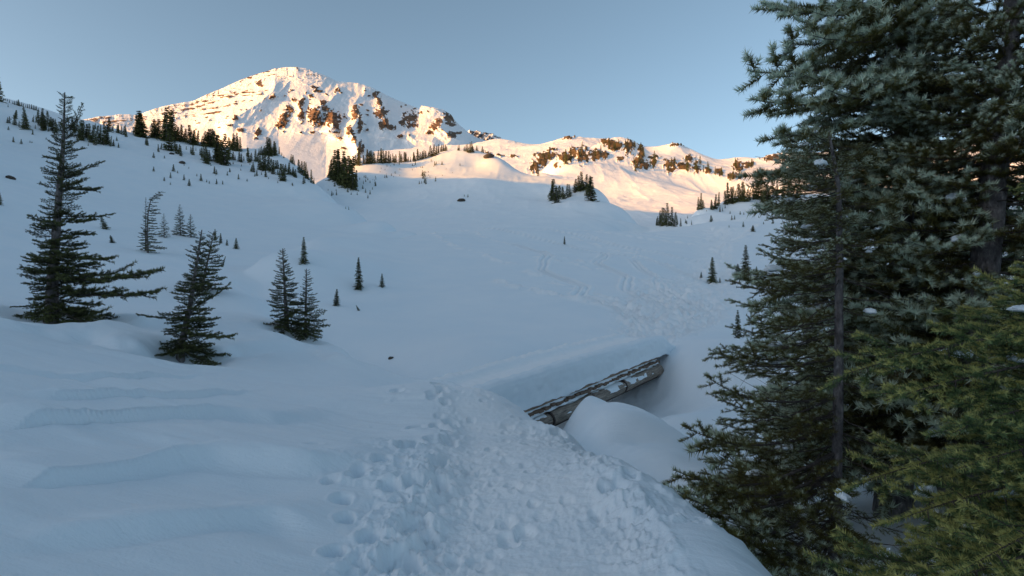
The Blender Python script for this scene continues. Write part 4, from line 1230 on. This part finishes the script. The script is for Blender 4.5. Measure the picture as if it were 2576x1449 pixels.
M_STONE = peak_material('dark_creek_stone', (0.03, 0.027, 0.024), (0.11, 0.095, 0.08), 3.0, 0.05)

bridge = bpy.data.objects.new('log_footbridge', None); COL.objects.link(bridge)
B_O = BRIDGE_A.copy()
_flat = np.array([BU[0], BU[1], 0]); _fl = float(np.linalg.norm(_flat)); _flat /= _fl
bx = Vector(BU); by = Vector(np.cross([0, 0, 1.0], _flat)); bz = bx.cross(by)      # by points away from the viewer
bridge.matrix_world = Matrix.Translation(Vector(B_O)) @ Matrix((bx, by, bz)).transposed().to_4x4()
tag(bridge, 'snow laden log footbridge crossing the creek ravine, weathered grey beams showing', 'bridge')


def log_mesh(name, x0, x1, r, seed, n=None, sides=18, oval=1.0, knots=0.05):
    n = n or max(6, int((x1 - x0) * 9))
    x = np.linspace(x0, x1, n)
    ang = np.arange(sides) * 2 * math.pi / sides
    A, Xg = np.meshgrid(ang, x)
    rr = r * (1 + knots * fbm(Xg * 1.1, np.cos(A) * 1.5 + np.sin(A) * 0.7 + seed, 4, seed) + 0.03 * fbm(Xg * 0.5, A * 3.0, 3, seed + 5))
    Yg = rr * np.cos(A); Zg = rr * np.sin(A) * oval
    V = np.stack([Xg, Yg, Zg], -1).reshape(-1, 3)
    idx = np.arange(n * sides).reshape(n, sides)
    q = np.stack([idx[:-1], np.roll(idx[:-1], -1, 1), np.roll(idx[1:], -1, 1), idx[1:]], -1).reshape(-1, 4)
    # end caps as fans of quads (two centre rings)
    V = np.concatenate([V, [[x0 - 0.006, 0, 0]], [[x1 + 0.006, 0, 0]]])
    c0, c1 = n * sides, n * sides + 1
    me = bpy.data.meshes.new(name)
    faces = [tuple(f) for f in q.tolist()]
    for j in range(sides):
        k = (j + 1) % sides
        faces.append((c0, int(idx[0, k]), int(idx[0, j])))
        faces.append((c1, int(idx[-1, j]), int(idx[-1, k])))
    me.from_pydata(V.tolist(), [], faces)
    me.update()
    me.polygons.foreach_set('use_smooth', [len(f) == 4 for f in faces])
    return me


def box_mesh(name, sx, sy, sz, rough=0.0, seed=0):
    rng = np.random.default_rng(seed)
    v = [(x * sx / 2, y * sy / 2, z * sz / 2) for x in (-1, 1) for y in (-1, 1) for z in (-1, 1)]
    v = np.array(v) + rng.normal(0, rough, (8, 3))
    f = [(0, 1, 3, 2), (4, 6, 7, 5), (0, 4, 5, 1), (2, 3, 7, 6), (0, 2, 6, 4), (1, 5, 7, 3)]
    me = bpy.data.meshes.new(name); me.from_pydata(v.tolist(), [], f); me.update()
    return me


def t_at(x_print):
    """distance along the bridge at which its face is seen at a given bearing"""
    m = (x_print - 1288) / F_PX
    return (B_O[0] - m * B_O[1]) / (m * BU[1] - BU[0])


# curb log along the deck edge (top of the visible face is the line A-B)
link('curb_log', log_mesh('curb_log', -1.6, BLEN + 0.5, 0.105, 3, oval=0.9), M_TAN, bridge, (0, 0.10, -0.10))
# split deck planks, their broken ends showing below the curb
pl = [box_mesh('deck_plank', 0.20, 2.4, 0.07, 0.008, i) for i in range(4)]
for m in pl: m.materials.append(M_BROWN)
n_pl = int((BLEN + 1.6) / 0.215)
for i in range(n_pl):
    link('deck_plank', pl[i % 4], (), bridge, (-1.2 + i * 0.215, 1.12 + random.uniform(-0.035, 0.035), -0.245 + random.uniform(-0.012, 0.012)), (random.uniform(-0.02, 0.02), 0, random.uniform(-0.03, 0.03)))
# stringer below the planks
link('stringer', log_mesh('stringer', -1.4, BLEN + 0.4, 0.10, 8), M_TAN, bridge, (0, 0.12, -0.36))
link('stringer', log_mesh('stringer', -1.4, BLEN + 0.4, 0.12, 9), M_LOG, bridge, (0, 2.1, -0.42))
# the big girder log in lengths, dark iron bands at the joints
joints = [t_at(1377), t_at(1483), t_at(1562)]
ends = [-1.5] + joints + [BLEN + 0.25]
for i in range(4):
    link('girder_log', log_mesh('girder_log', ends[i] + (0.035 if i else 0), ends[i + 1] - 0.035, 0.205 + 0.012 * (i % 2), 20 + i, knots=0.16), M_LOG, bridge, (0, 0.0, -0.615))
for j in joints:
    link('iron_band', log_mesh('iron_band', -0.045, 0.045, 0.226, 40, n=4, knots=0.0), M_IRON, bridge, (j, 0.0, -0.615))
# steel channel under the girder
link('steel_channel', box_mesh('steel_channel', BLEN + 1.2, 0.16, 0.045), M_IRON, bridge, (BLEN / 2 - 0.1, 0.03, -0.845))
# icicles
for i, (t, l) in enumerate([(joints[0] - 0.34, 0.16), (joints[0] - 0.12, 0.24), (joints[0] + 0.06, 0.20), (joints[0] + 0.22, 0.12), (joints[1] + 1.4, 0.10)]):
    z = np.linspace(0, 1, 6)
    V, Q = tubes([np.stack([0 * z, 0 * z, -z * l], 1)], [0.013 * (1 - z) + 0.001], 6)
    link('icicle', new_mesh('icicle', V, Q, 4), M_ICE, bridge, (t, -0.03, -0.86))


def ledge(name, x0, x1, y0, y1, z0, h, seed, n=40, m=9, fray=0.35):
    """a slab of snow lying on a log: rounded section, frayed lower edge"""
    x = np.linspace(x0, x1, n); v = np.linspace(0, 1, m)
    Xg, Vg = np.meshgrid(x, v, indexing='ij')
    nz = fbm(Xg * 3.0, Vg * 1.5 + seed, 4, seed, 0.6)
    end = sstep(0, 0.06, (Xg - x0) / (x1 - x0)) * sstep(1, 0.94, (Xg - x0) / (x1 - x0))
    lower = fray * (fbm(Xg * 2.2, Xg * 0 + seed, 4, seed + 2, 0.6)) * (1 - Vg)
    Yg = y0 + (y1 - y0) * Vg + lower * (y1 - y0)
    arc = np.sin(Vg * math.pi * 0.5) ** 0.7
    Zg = z0[0] + (z0[1] - z0[0]) * (Vg + lower) + h * end * (np.minimum(1, Vg / 0.18) ** 0.6) * (0.8 + 0.5 * nz)
    Zg = np.where(Vg <= 0, Zg - 0.03, Zg)
    return grid_mesh(name, Xg, Yg, Zg)


# snow lying on the girder's rounded top, patchy at the joints
for i in range(4):
    a, b = ends[i] + 0.05, ends[i + 1] - 0.06
    link('snow_ledge', ledge('snow_ledge', a, b, -0.185 if i != 1 else -0.15, 0.16, (-0.53, -0.385), 0.075, 60 + i, n=max(12, int((b - a) * 14))), M_SNOW, bridge)
link('snow_ledge', ledge('snow_ledge', -1.5, BLEN + 0.1, -0.055, 0.05, (-0.315, -0.27), 0.03, 71, n=110, fray=0.5), M_SNOW, bridge)
link('snow_ledge', ledge('snow_ledge', -1.5, BLEN + 0.1, -0.015, 0.12, (-0.205, -0.15), 0.05, 72, n=110, fray=0.9), M_SNOW, bridge)

# dark stones of the abutments seen under the beams
def stone_mesh(name, seed, n=10):
    u = np.linspace(0, 2 * math.pi, n + 2, endpoint=False); v = np.linspace(-math.pi / 2, math.pi / 2, n)
    U, W = np.meshgrid(u, v)
    k = 1 + 0.30 * fbm(np.cos(U) * np.cos(W) * 1.3 + seed, np.sin(U) * np.cos(W) * 1.3 + np.sin(W) * 1.7, 4, seed)
    X = np.cos(W) * np.cos(U) * k; Y = np.cos(W) * np.sin(U) * k; Z = np.sin(W) * 0.7 * k
    idx = np.arange((n + 2) * n).reshape(n, n + 2)
    q = np.stack([idx[:-1], np.roll(idx[:-1], -1, 1), np.roll(idx[1:], -1, 1), idx[1:]], -1)
    me = new_mesh(name, np.stack([X, Y, Z], -1), q, 4)
    at = me.attributes.new('rock', 'FLOAT', 'POINT'); at.data.foreach_set('value', np.full(len(me.vertices), 0.9, dtype=np.float32))
    me.materials.append(M_STONE)
    return me


STONES = [stone_mesh('stone', 80 + i) for i in range(4)]
for (t, y, z, s) in [(0.3, 0.7, -1.05, 0.42), (1.0, 0.9, -1.12, 0.40), (1.7, 1.1, -1.2, 0.42), (-0.5, 0.5, -1.0, 0.40), (BLEN - 0.1, 0.7, -0.98, 0.30), (BLEN - 0.8, 1.1, -1.15, 0.32)]:
    link('abutment_stone', STONES[int(t * 10) % 4], (), bridge, (t, y, z), (0.3, t, t * 2), s)


# the deep snow carried by the deck: a trampled gangway between two soft walls
def build_snowpack():
    n, m = 190, 76
    x = np.linspace(-2.6, BLEN + 2.2, n); v = np.linspace(0, 1, m)
    Xg, V = np.meshgrid(x, v, indexing='ij')
    h = np.interp(Xg, [-2.6, 0, 4, BLEN, BLEN + 2.2], [0.84, 0.84, 0.80, 0.66, 0.56])
    W = 2.45
    # section: foot of the near wall, lip, gangway, far lip, foot
    sec_v = [0, 0.22, 0.30, 0.36, 0.44, 0.52, 0.66, 0.74, 0.82, 0.88, 1.0]
    sec_y = [0.0, 0.03, 0.09, 0.20, 0.44, 0.66, 1.55, 1.80, 2.10, 2.25, 2.45]
    sec_z = [-0.05, 0.78, 0.93, 1.0, 1.0, 0.80, 0.78, 0.94, 1.0, 0.90, -0.10]
    Y = np.interp(V, sec_v, sec_y); Z = np.interp(V, sec_v, sec_z) * h
    # soften and break up
    wx = BU[0] * Xg; wy = BU[1] * Xg
    lip = np.exp(-((V - 0.40) / 0.08) ** 2); wall = sstep(0.34, 0.25, V); walk = sstep(0.46, 0.53, V) * sstep(0.74, 0.66, V); flip = np.exp(-((V - 0.80) / 0.07) ** 2)
    hang = np.exp(-(V / 0.035) ** 2)
    Z = Z - hang * (0.02 + 0.09 * np.clip(fbm(Xg * 1.7, Xg * 0 + 9.1, 4, 511, 0.6) + 0.1, -0.3, 1)); Y = Y - 0.05 * hang
    Y = Y + wall * (0.05 * fbm(Xg * 1.6, Z * 3.0, 4, 501) + 0.03 * fbm(Xg * 6, Z * 7.0, 3, 502)) - 0.05 * lip * fbm(Xg * 2.2, Xg * 0, 3, 503)
    Z = Z + lip * (0.05 * fbm(Xg * 1.9, V * 2, 3, 504) + 0.02 * fbm(Xg * 8, V * 9, 2, 505)) + walk * (0.045 * fbm(Xg * 5.0, Y * 5.0, 4, 506, 0.6)) + flip * 0.10 * fbm(Xg * 4.0, Y * 4.0, 4, 507, 0.6)
    sag = -0.5 * sstep(BLEN + 0.7, BLEN + 2.2, Xg) - 0.35 * sstep(-1.2, -2.6, Xg)
    Z = Z + sag
    pts = B_O + Xg[..., None] * np.array(bx) + Y[..., None] * np.array(by) + Z[..., None] * np.array([0, 0, 1.0])
    me = grid_mesh('snowpack', pts[..., 0], pts[..., 1], pts[..., 2], {'churn': np.clip(walk + flip, 0, 1)})
    struct(link('snowpack', me, M_SNOW), 'deep snow lying on the footbridge deck')


build_snowpack()

# ================================================================== FAR CONIFERS
def merged_conifer(name, seed, **kw):
    tm, cm = small_conifer(name, seed, **kw)
    nv = len(tm.vertices)
    tv = np.empty(nv * 3, np.float32); tm.vertices.foreach_get('co', tv)
    cv = np.empty(len(cm.vertices) * 3, np.float32); cm.vertices.foreach_get('co', cv)
    q = np.empty(len(tm.polygons) * 4, np.int32); tm.loops.foreach_get('vertex_index', q)
    q = q.reshape(-1, 4)
    tris = np.concatenate([q[:, [0, 1, 2]], q[:, [0, 2, 3]]])
    ct = np.arange(len(cm.vertices)).reshape(-1, 3) + nv
    tint = np.empty(len(cm.vertices), np.float32); cm.attributes['tint'].data.foreach_get('value', tint)
    me = new_mesh(name, np.concatenate([tv.reshape(-1, 3), cv.reshape(-1, 3)]), np.concatenate([tris, ct]), 3, smooth=False)
    at = me.attributes.new('tint', 'FLOAT', 'POINT'); at.data.foreach_set('value', np.concatenate([np.full(nv, 0.3, np.float32), tint]))
    me.materials.append(M_DARK); me.materials.append(M_BARK)
    mi = np.zeros(len(me.polygons), np.int32); mi[:len(tris)] = 1
    me.polygons.foreach_set('material_index', mi)
    bpy.data.meshes.remove(tm); bpy.data.meshes.remove(cm)
    return me


FAR = [merged_conifer('far_conifer', 700 + i, W=(0.15, 0.19, 0.13, 0.23, 0.17, 0.21)[i], n_whorl=15, per=6, twig=5, fat=1.7, narrow=(1.1, 1.2, 0.95, 1.0, 0.9, 1.3)[i], bare=(0.02, 0.04, 0.10, 0.02, 0.06, 0.03)[i]) for i in range(6)]
ZA = lambda x, y, h: (0.18515 * x, 201.2 + 0.18515 * y, 0.18515 * h)
ZB = lambda x, y, h: (335.4 + 0.18515 * x, 268.3 + 0.18515 * y, 0.18515 * h)
ZC = lambda x, y, h: (805.0 + 0.18515 * x, 335.4 + 0.18515 * y, 0.18515 * h)
ZD = lambda x, y, h: (1140.4 + 0.33853 * x, 301.9 + 0.33853 * y, 0.33853 * h)
STANDS = [
    ('small conifer on the skyline of the snowy hillside', 'small conifers strung along the hillside skyline', ZA, [(50, 280, 30), (75, 285, 30), (100, 290, 30), (130, 310, 40), (175, 330, 35), (200, 340, 50), (230, 345, 60), (260, 355, 80), (295, 360, 50), (350, 375, 40), (375, 385, 50), (400, 390, 55), (430, 400, 60), (460, 410, 60), (490, 415, 55), (520, 430, 40), (30, 300, 25), (110, 370, 40), (320, 415, 70), (-12, 290, 320)]),
    ('dark conifer in the loose scatter just below the hillside skyline', 'conifers scattered below the hillside skyline', ZA, [(205, 530, 110), (200, 620, 100), (100, 590, 80), (128, 590, 75), (260, 635, 70), (345, 670, 210), (365, 640, 120), (310, 650, 80), (450, 580, 60), (460, 520, 40), (487, 540, 50), (520, 600, 145), (560, 640, 250), (580, 700, 200), (610, 690, 160), (640, 620, 150), (685, 640, 140), (480, 665, 50), (660, 700, 60), (720, 690, 150), (760, 720, 120)]),
    ('dark conifer in the slanting belt behind the tall ragged fir', 'conifers in the slanting belt behind the ragged fir', ZA, [(1040, 700, 150), (1085, 800, 230), (1110, 830, 180), (1140, 760, 160), (1180, 800, 180), (1215, 830, 190), (1250, 850, 200), (1290, 890, 180), (1340, 870, 200), (1365, 830, 160), (1410, 890, 260), (1440, 880, 240), (1470, 860, 120), (1500, 900, 110), (1540, 900, 90), (1610, 920, 60), (980, 690, 150), (1010, 720, 140)]),
    ('conifer on the crest where the hillside dips before the big conifers', 'conifers on the dipping crest', ZA, [(1295, 670, 70), (1340, 650, 40), (1480, 700, 170), (1595, 720, 130), (1650, 740, 120), (1680, 750, 90), (1715, 780, 130), (1615, 730, 100), (1470, 680, 60), (1530, 700, 60)]),
    ('big dark conifer standing on the hillside crest against the glowing volcano', 'big conifers on the hillside crest', ZB, [(90, 415, 310), (55, 405, 250), (130, 420, 290), (300, 430, 235), (330, 425, 230), (270, 425, 200), (450, 470, 350), (480, 600, 250), (520, 460, 240), (420, 450, 280), (500, 450, 320), (790, 520, 260), (830, 520, 200), (1040, 550, 220), (1080, 550, 220), (1010, 540, 150), (1110, 545, 200)]),
    ('thin spire conifer between the big conifers of the crest', 'thin spires between the big crest conifers', ZB, [(560, 470, 190), (600, 470, 190), (630, 480, 140), (665, 475, 190), (690, 480, 90), (712, 490, 190), (870, 530, 170), (920, 540, 140), (950, 545, 170)]),
    ('dark conifer in the dense clump straddling the hillside crest', 'conifers of the dense crest clump', ZB, [(1160, 760, 340), (1200, 780, 320), (1240, 800, 340), (1280, 720, 250), (1300, 700, 200), (1130, 700, 260)]),
    ('spire conifer in the tight group rising above the crest beside the dense clump', 'tight group of spires on the crest', ZB, [(1345, 600, 230), (1375, 605, 220), (1400, 605, 200), (1420, 610, 190), (1455, 612, 170), (1330, 590, 120)]),
    ('conifer in the sunlit footed grove near the end of the hillside crest', 'sunlit footed grove at the end of the crest', ZB, [(1710, 665, 75), (1730, 665, 85), (1750, 665, 90), (1790, 668, 110), (1820, 668, 200), (1840, 670, 205), (1870, 670, 170), (1905, 668, 190), (1930, 665, 130), (1980, 640, 95), (1765, 668, 90), (2015, 665, 40)]),
    ('small conifer scattered on the shaded slope under the crest', 'small conifers on the shaded slope under the crest', ZB, [(570, 600, 110), (590, 640, 120), (620, 650, 110), (650, 680, 110), (340, 620, 100), (375, 580, 75), (170, 520, 100), (190, 530, 90), (785, 640, 80), (810, 660, 130), (720, 585, 45), (850, 600, 40), (910, 660, 90), (930, 690, 130), (960, 740, 190), (990, 780, 200), (1010, 780, 180), (1030, 740, 140), (1060, 740, 50), (1085, 740, 70), (1360, 730, 90), (1385, 730, 60), (1440, 750, 110), (1470, 760, 100), (1500, 740, 60), (1550, 680, 90), (1570, 770, 160), (1600, 740, 90), (1660, 740, 130), (1690, 750, 120)]),
    ('conifer in the broken belt running down to the gully', 'conifers in the broken belt above the gully', ZB, [(1720, 860, 190), (1750, 880, 220), (1780, 870, 160), (1810, 860, 190), (1840, 870, 120), (1870, 890, 180), (1900, 920, 160), (1940, 850, 120), (1970, 850, 110), (1600, 880, 80), (1630, 890, 110), (1650, 950, 40), (1800, 960, 80), (2020, 1010, 220), (2050, 1010, 180), (2040, 930, 130), (2080, 890, 100), (2110, 930, 150), (2140, 920, 60), (2165, 940, 100), (2200, 950, 80), (1960, 930, 60), (1980, 940, 70), (2140, 760, 90), (2165, 780, 110), (2190, 800, 60), (2260, 900, 150), (2290, 930, 150), (2320, 950, 160), (2350, 980, 170), (2370, 990, 120), (2310, 1050, 100), (2330, 1040, 70), (2420, 1040, 140), (2450, 1050, 80), (2165, 1080, 40), (1740, 930, 40)]),
    ('tall conifer in the dense wedge of trees between gully and knoll', 'dense wedge of conifers between gully and knoll', ZC, [(140, 620, 220), (170, 640, 310), (200, 650, 320), (240, 660, 330), (260, 650, 330), (300, 700, 360), (330, 720, 370), (360, 740, 380), (390, 700, 310), (420, 740, 320), (450, 770, 280), (480, 740, 230), (270, 690, 250), (130, 520, 110), (300, 640, 320)]),
    ('conifer in the long row along the rising crest of the knoll', 'long row of conifers on the knoll crest', ZC, [(420, 480, 140), (460, 445, 110), (540, 450, 190), (510, 440, 140), (490, 430, 120), (600, 425, 110), (640, 420, 160), (670, 415, 165), (690, 415, 150), (715, 412, 140), (740, 410, 130), (780, 408, 140), (820, 408, 160), (835, 405, 150), (870, 405, 160), (890, 405, 150), (930, 405, 130), (960, 405, 110), (990, 400, 100), (1030, 398, 100), (1010, 400, 90), (1090, 390, 120), (1110, 390, 110), (1150, 390, 120), (1170, 388, 110), (1200, 388, 60), (1230, 388, 60), (1270, 388, 110), (1290, 385, 110), (1330, 370, 120), (1360, 360, 90), (1385, 358, 100), (1410, 345, 90), (1440, 340, 90), (1470, 330, 80), (1495, 325, 120), (1520, 320, 90), (1545, 310, 130), (1580, 300, 100), (1610, 280, 110), (1655, 240, 80), (1680, 235, 85), (1700, 235, 85), (1640, 245, 60), (1720, 240, 55)]),
    ('small conifer on the rounded top of the knoll', 'small conifers on the knoll top', ZC, [(1875, 235, 60), (1890, 235, 70), (1960, 250, 60), (1985, 255, 85), (2010, 265, 100), (2040, 268, 120), (2065, 268, 110), (2080, 260, 80), (2130, 235, 60), (2205, 240, 70), (2225, 240, 50), (2150, 230, 30), (2250, 240, 40)]),
    ('dwarf conifer dotted on the face of the knoll', 'dwarf conifers on the knoll face', ZC, [(1400, 620, 90), (1390, 580, 70), (1420, 680, 60), (1350, 690, 40), (1440, 690, 60), (880, 610, 40), (900, 590, 40), (910, 455, 30), (960, 450, 20), (830, 490, 25), (970, 580, 30), (540, 630, 30), (600, 600, 30), (650, 640, 35), (590, 690, 40), (620, 810, 50), (680, 830, 50), (520, 790, 35), (350, 1030, 30), (390, 1040, 40), (160, 850, 60), (1510, 390, 30), (1560, 440, 50), (1580, 430, 40), (680, 680, 30), (1960, 860, 30), (2010, 870, 40)]),
    ('bushy conifer in the cluster on the shoulder of the knoll', 'cluster of conifers on the knoll shoulder', ZD, [(745, 600, 135), (770, 615, 110), (790, 580, 80), (730, 590, 100), (820, 590, 90), (845, 580, 100), (870, 570, 70), (900, 540, 95), (930, 530, 90), (950, 530, 110), (985, 520, 100), (1010, 540, 110), (1020, 600, 170), (1000, 560, 80), (965, 520, 70)]),
    ('spire conifer in the narrow clump at the foot of the far slope', 'narrow clump of spires at the slope foot', ZD, [(1515, 770, 60), (1540, 775, 110), (1560, 740, 120), (1580, 735, 110), (1600, 740, 135), (1625, 755, 130), (1645, 750, 110), (1665, 730, 60), (1530, 760, 90), (1510, 760, 40), (1690, 790, 45), (1770, 780, 30)]),
    ('conifer in the pair of small groups halfway up the far slope', 'small groups halfway up the far slope', ZD, [(1835, 665, 100), (1820, 660, 70), (1855, 645, 60), (1760, 635, 20), (1915, 665, 50), (1925, 670, 80), (1950, 665, 100), (1970, 645, 85), (1940, 660, 60), (1470, 700, 20), (1740, 700, 20), (2020, 660, 25), (2250, 660, 20), (2000, 680, 25)]),
    ('dark conifer in the long stand below the sunlit ridge, near the tall firs', 'long stand below the sunlit ridge', ZD, [(2025, 630, 80), (2040, 620, 120), (2060, 625, 100), (2075, 620, 100), (2095, 615, 70), (2125, 610, 120), (2145, 608, 120), (2165, 605, 110), (2185, 605, 90), (2200, 600, 80), (2230, 590, 130), (2265, 590, 160), (2250, 590, 150), (2290, 585, 90), (2300, 620, 100), (2330, 610, 130), (2350, 600, 80), (2375, 600, 130), (2405, 590, 110), (2320, 590, 120), (2450, 590, 120), (2500, 580, 140), (2560, 575, 130)]),
]
rows = []
for si, (lab, grp, cv, lst) in enumerate(STANDS):
    for (x, y, h) in lst:
        fx, fy, fh = cv(x, y, h)
        rows.append([si, fx, fy, fh])
rows = np.array(rows)
limit = np.where(rows[:, 1] < 800, 200.0, 268.0)
pos = np.full((len(rows), 3), np.nan)
for k in range(0, 14):                       # step down the slope until the sight line meets this side of the crest
    todo = np.isnan(pos[:, 1])
    if not todo.any(): break
    q = hits(np.stack([rows[todo, 1], rows[todo, 2] + 1.6 * k], 1), d0=60.0, d1=300.0, n=500)
    q[q[:, 1] > limit[todo]] = np.nan
    pos[todo] = q
rng7 = np.random.default_rng(77)
ok = ~np.isnan(pos[:, 1])
rows, pos = rows[ok], pos[ok]
order = np.argsort(-rows[:, 3])
is_big = np.zeros(len(rows), bool); is_big[order[:262]] = True
tallest = {}
for i in order:
    tallest.setdefault(int(rows[i, 0]), i)
left = []
for i in range(len(rows)):
    si = int(rows[i, 0])
    b = pos[i]; h = rows[i, 3] / F_PX * b[1] * 1.04
    v = int(rng7.integers(6))
    if STANDS[si][0].startswith(('thin', 'spire')): v = (0, 2)[int(rng7.integers(2))]
    h *= 1.12; w = h * (1.0 + 0.5 * rng7.random())
    if STANDS[si][0].startswith(('big', 'bushy')): w *= 1.3; v = (1, 3, 5)[int(rng7.integers(3))]
    az = rng7.random() * 6.28
    if not is_big[i]:
        left.append((b, h, w, v, az)); continue
    o = link('conifer', FAR[v], (), None, b - np.array([0, 0, 0.02 * h]), (rng7.normal(0, 0.05), rng7.normal(0, 0.05), az), (w, w, h * (0.85 + 0.3 * rng7.random())))
    lab = STANDS[si][0]
    tag(o, ('tallest ' + lab) if tallest[si] == i else lab, 'tree', STANDS[si][1])


# sunlit trees on the ridge
cand = []
for (cx, cy, a, c) in [r[:4] for r in R_ROCKS[:23]]:
    for _ in range(3):
        cand.append((cx + rng7.normal(0, a * 0.6), cy + rng7.normal(0, c * 0.5) + 2))
cand = np.array(cand)
rp = hits(cand, ridge_z, 330, 620, 500)
g = rp[:, 1]
cnt = 0
for i in range(len(rp)):
    if np.isnan(g[i]): continue
    h = rng7.uniform(5, 9)
    b = rp[i]
    if cnt < 36:
        o = link('ridge_conifer', FAR[int(rng7.integers(6))], (), None, b - np.array([0, 0, 1.5]), (0, 0, rng7.random() * 6.28), (h * 1.1, h * 1.1, h))
        tag(o, 'tiny sunlit conifer among the rocks of the glowing ridge', 'tree', 'conifers among the ridge rocks')
        cnt += 1
    else:
        left.append((b, h, h * 1.1, int(rng7.integers(6)), 1.0))

# the remaining specks of scrub, too small to count
sc = rng7.uniform(0, 1, (170, 2))
spk = []
for (x0, x1, y0, y1, n) in [(380, 800, 395, 470, 60), (820, 960, 440, 500, 34), (930, 1180, 405, 450, 26), (1640, 1960, 530, 575, 34), (20, 330, 300, 370, 30), (1060, 1100, 430, 465, 14)]:
    for _ in range(n):
        spk.append((rng7.uniform(x0, x1), rng7.uniform(y0, y1)))
sp = hits(spk, d0=60, d1=300, n=500)
for p in sp:
    if np.isnan(p[1]) or p[1] > 262: continue
    h = 0.5 + 1.3 * rng7.random() ** 2
    left.append((p, h, h * 1.6, int(rng7.integers(6)), rng7.random() * 6))
SV = []; SF = []; off = 0; ST = []
for (b, h, w, v, az) in left:
    me = FAR[v]
    co = np.empty(len(me.vertices) * 3, np.float32); me.vertices.foreach_get('co', co); co = co.reshape(-1, 3)
    f = np.empty(len(me.polygons) * 3, np.int32); me.loops.foreach_get('vertex_index', f)
    tri = f.reshape(-1, 3)[::2]
    c, s = math.cos(az), math.sin(az)
    xy = np.stack([co[:, 0] * c - co[:, 1] * s, co[:, 0] * s + co[:, 1] * c], 1) * w
    SV.append(np.stack([xy[:, 0] + b[0], xy[:, 1] + b[1], co[:, 2] * h + b[2] - 0.05], 1)); SF.append(tri + off); off += len(co)
me = new_mesh('scrub', np.concatenate(SV), np.concatenate(SF), 3, smooth=False)
at = me.attributes.new('tint', 'FLOAT', 'POINT'); at.data.foreach_set('value', np.full(off, 0.4, np.float32))
so = link('distant_scrub', me, M_DARK)
so['kind'] = 'stuff'; so['label'] = 'specks of scrub and tiny seedlings dotted over the far snow'

# ------------------------------------------------------------------ rocks poking through the snow
for (x, y, s, lab) in [(1160, 506, 1.5, 'dark rock bared by the snow on the knoll face'), (1229, 398, 2.6, 'rusty rock outcrop under the trees of the knoll top'), (432, 388, 0.8, 'flat rock on the shaded slope under the big conifers'), (458, 412, 1.0, 'curved dark rock below the big conifers of the crest'),
                       (27, 450, 0.75, 'small dark rock on the bare hillside'), (983, 903, 0.13, 'little rock showing in the hollow of the creek bank')]:
    b = hits([(x, y)])[0]
    if np.isnan(b[1]): continue
    o = link('rock', STONES[int(x) % 4], (), None, b + np.array([0, 0, 0.05 * s]), (0.1, 0.2, x), (s, s * 0.8, s * 0.7))
    tag(o, lab, 'rock')
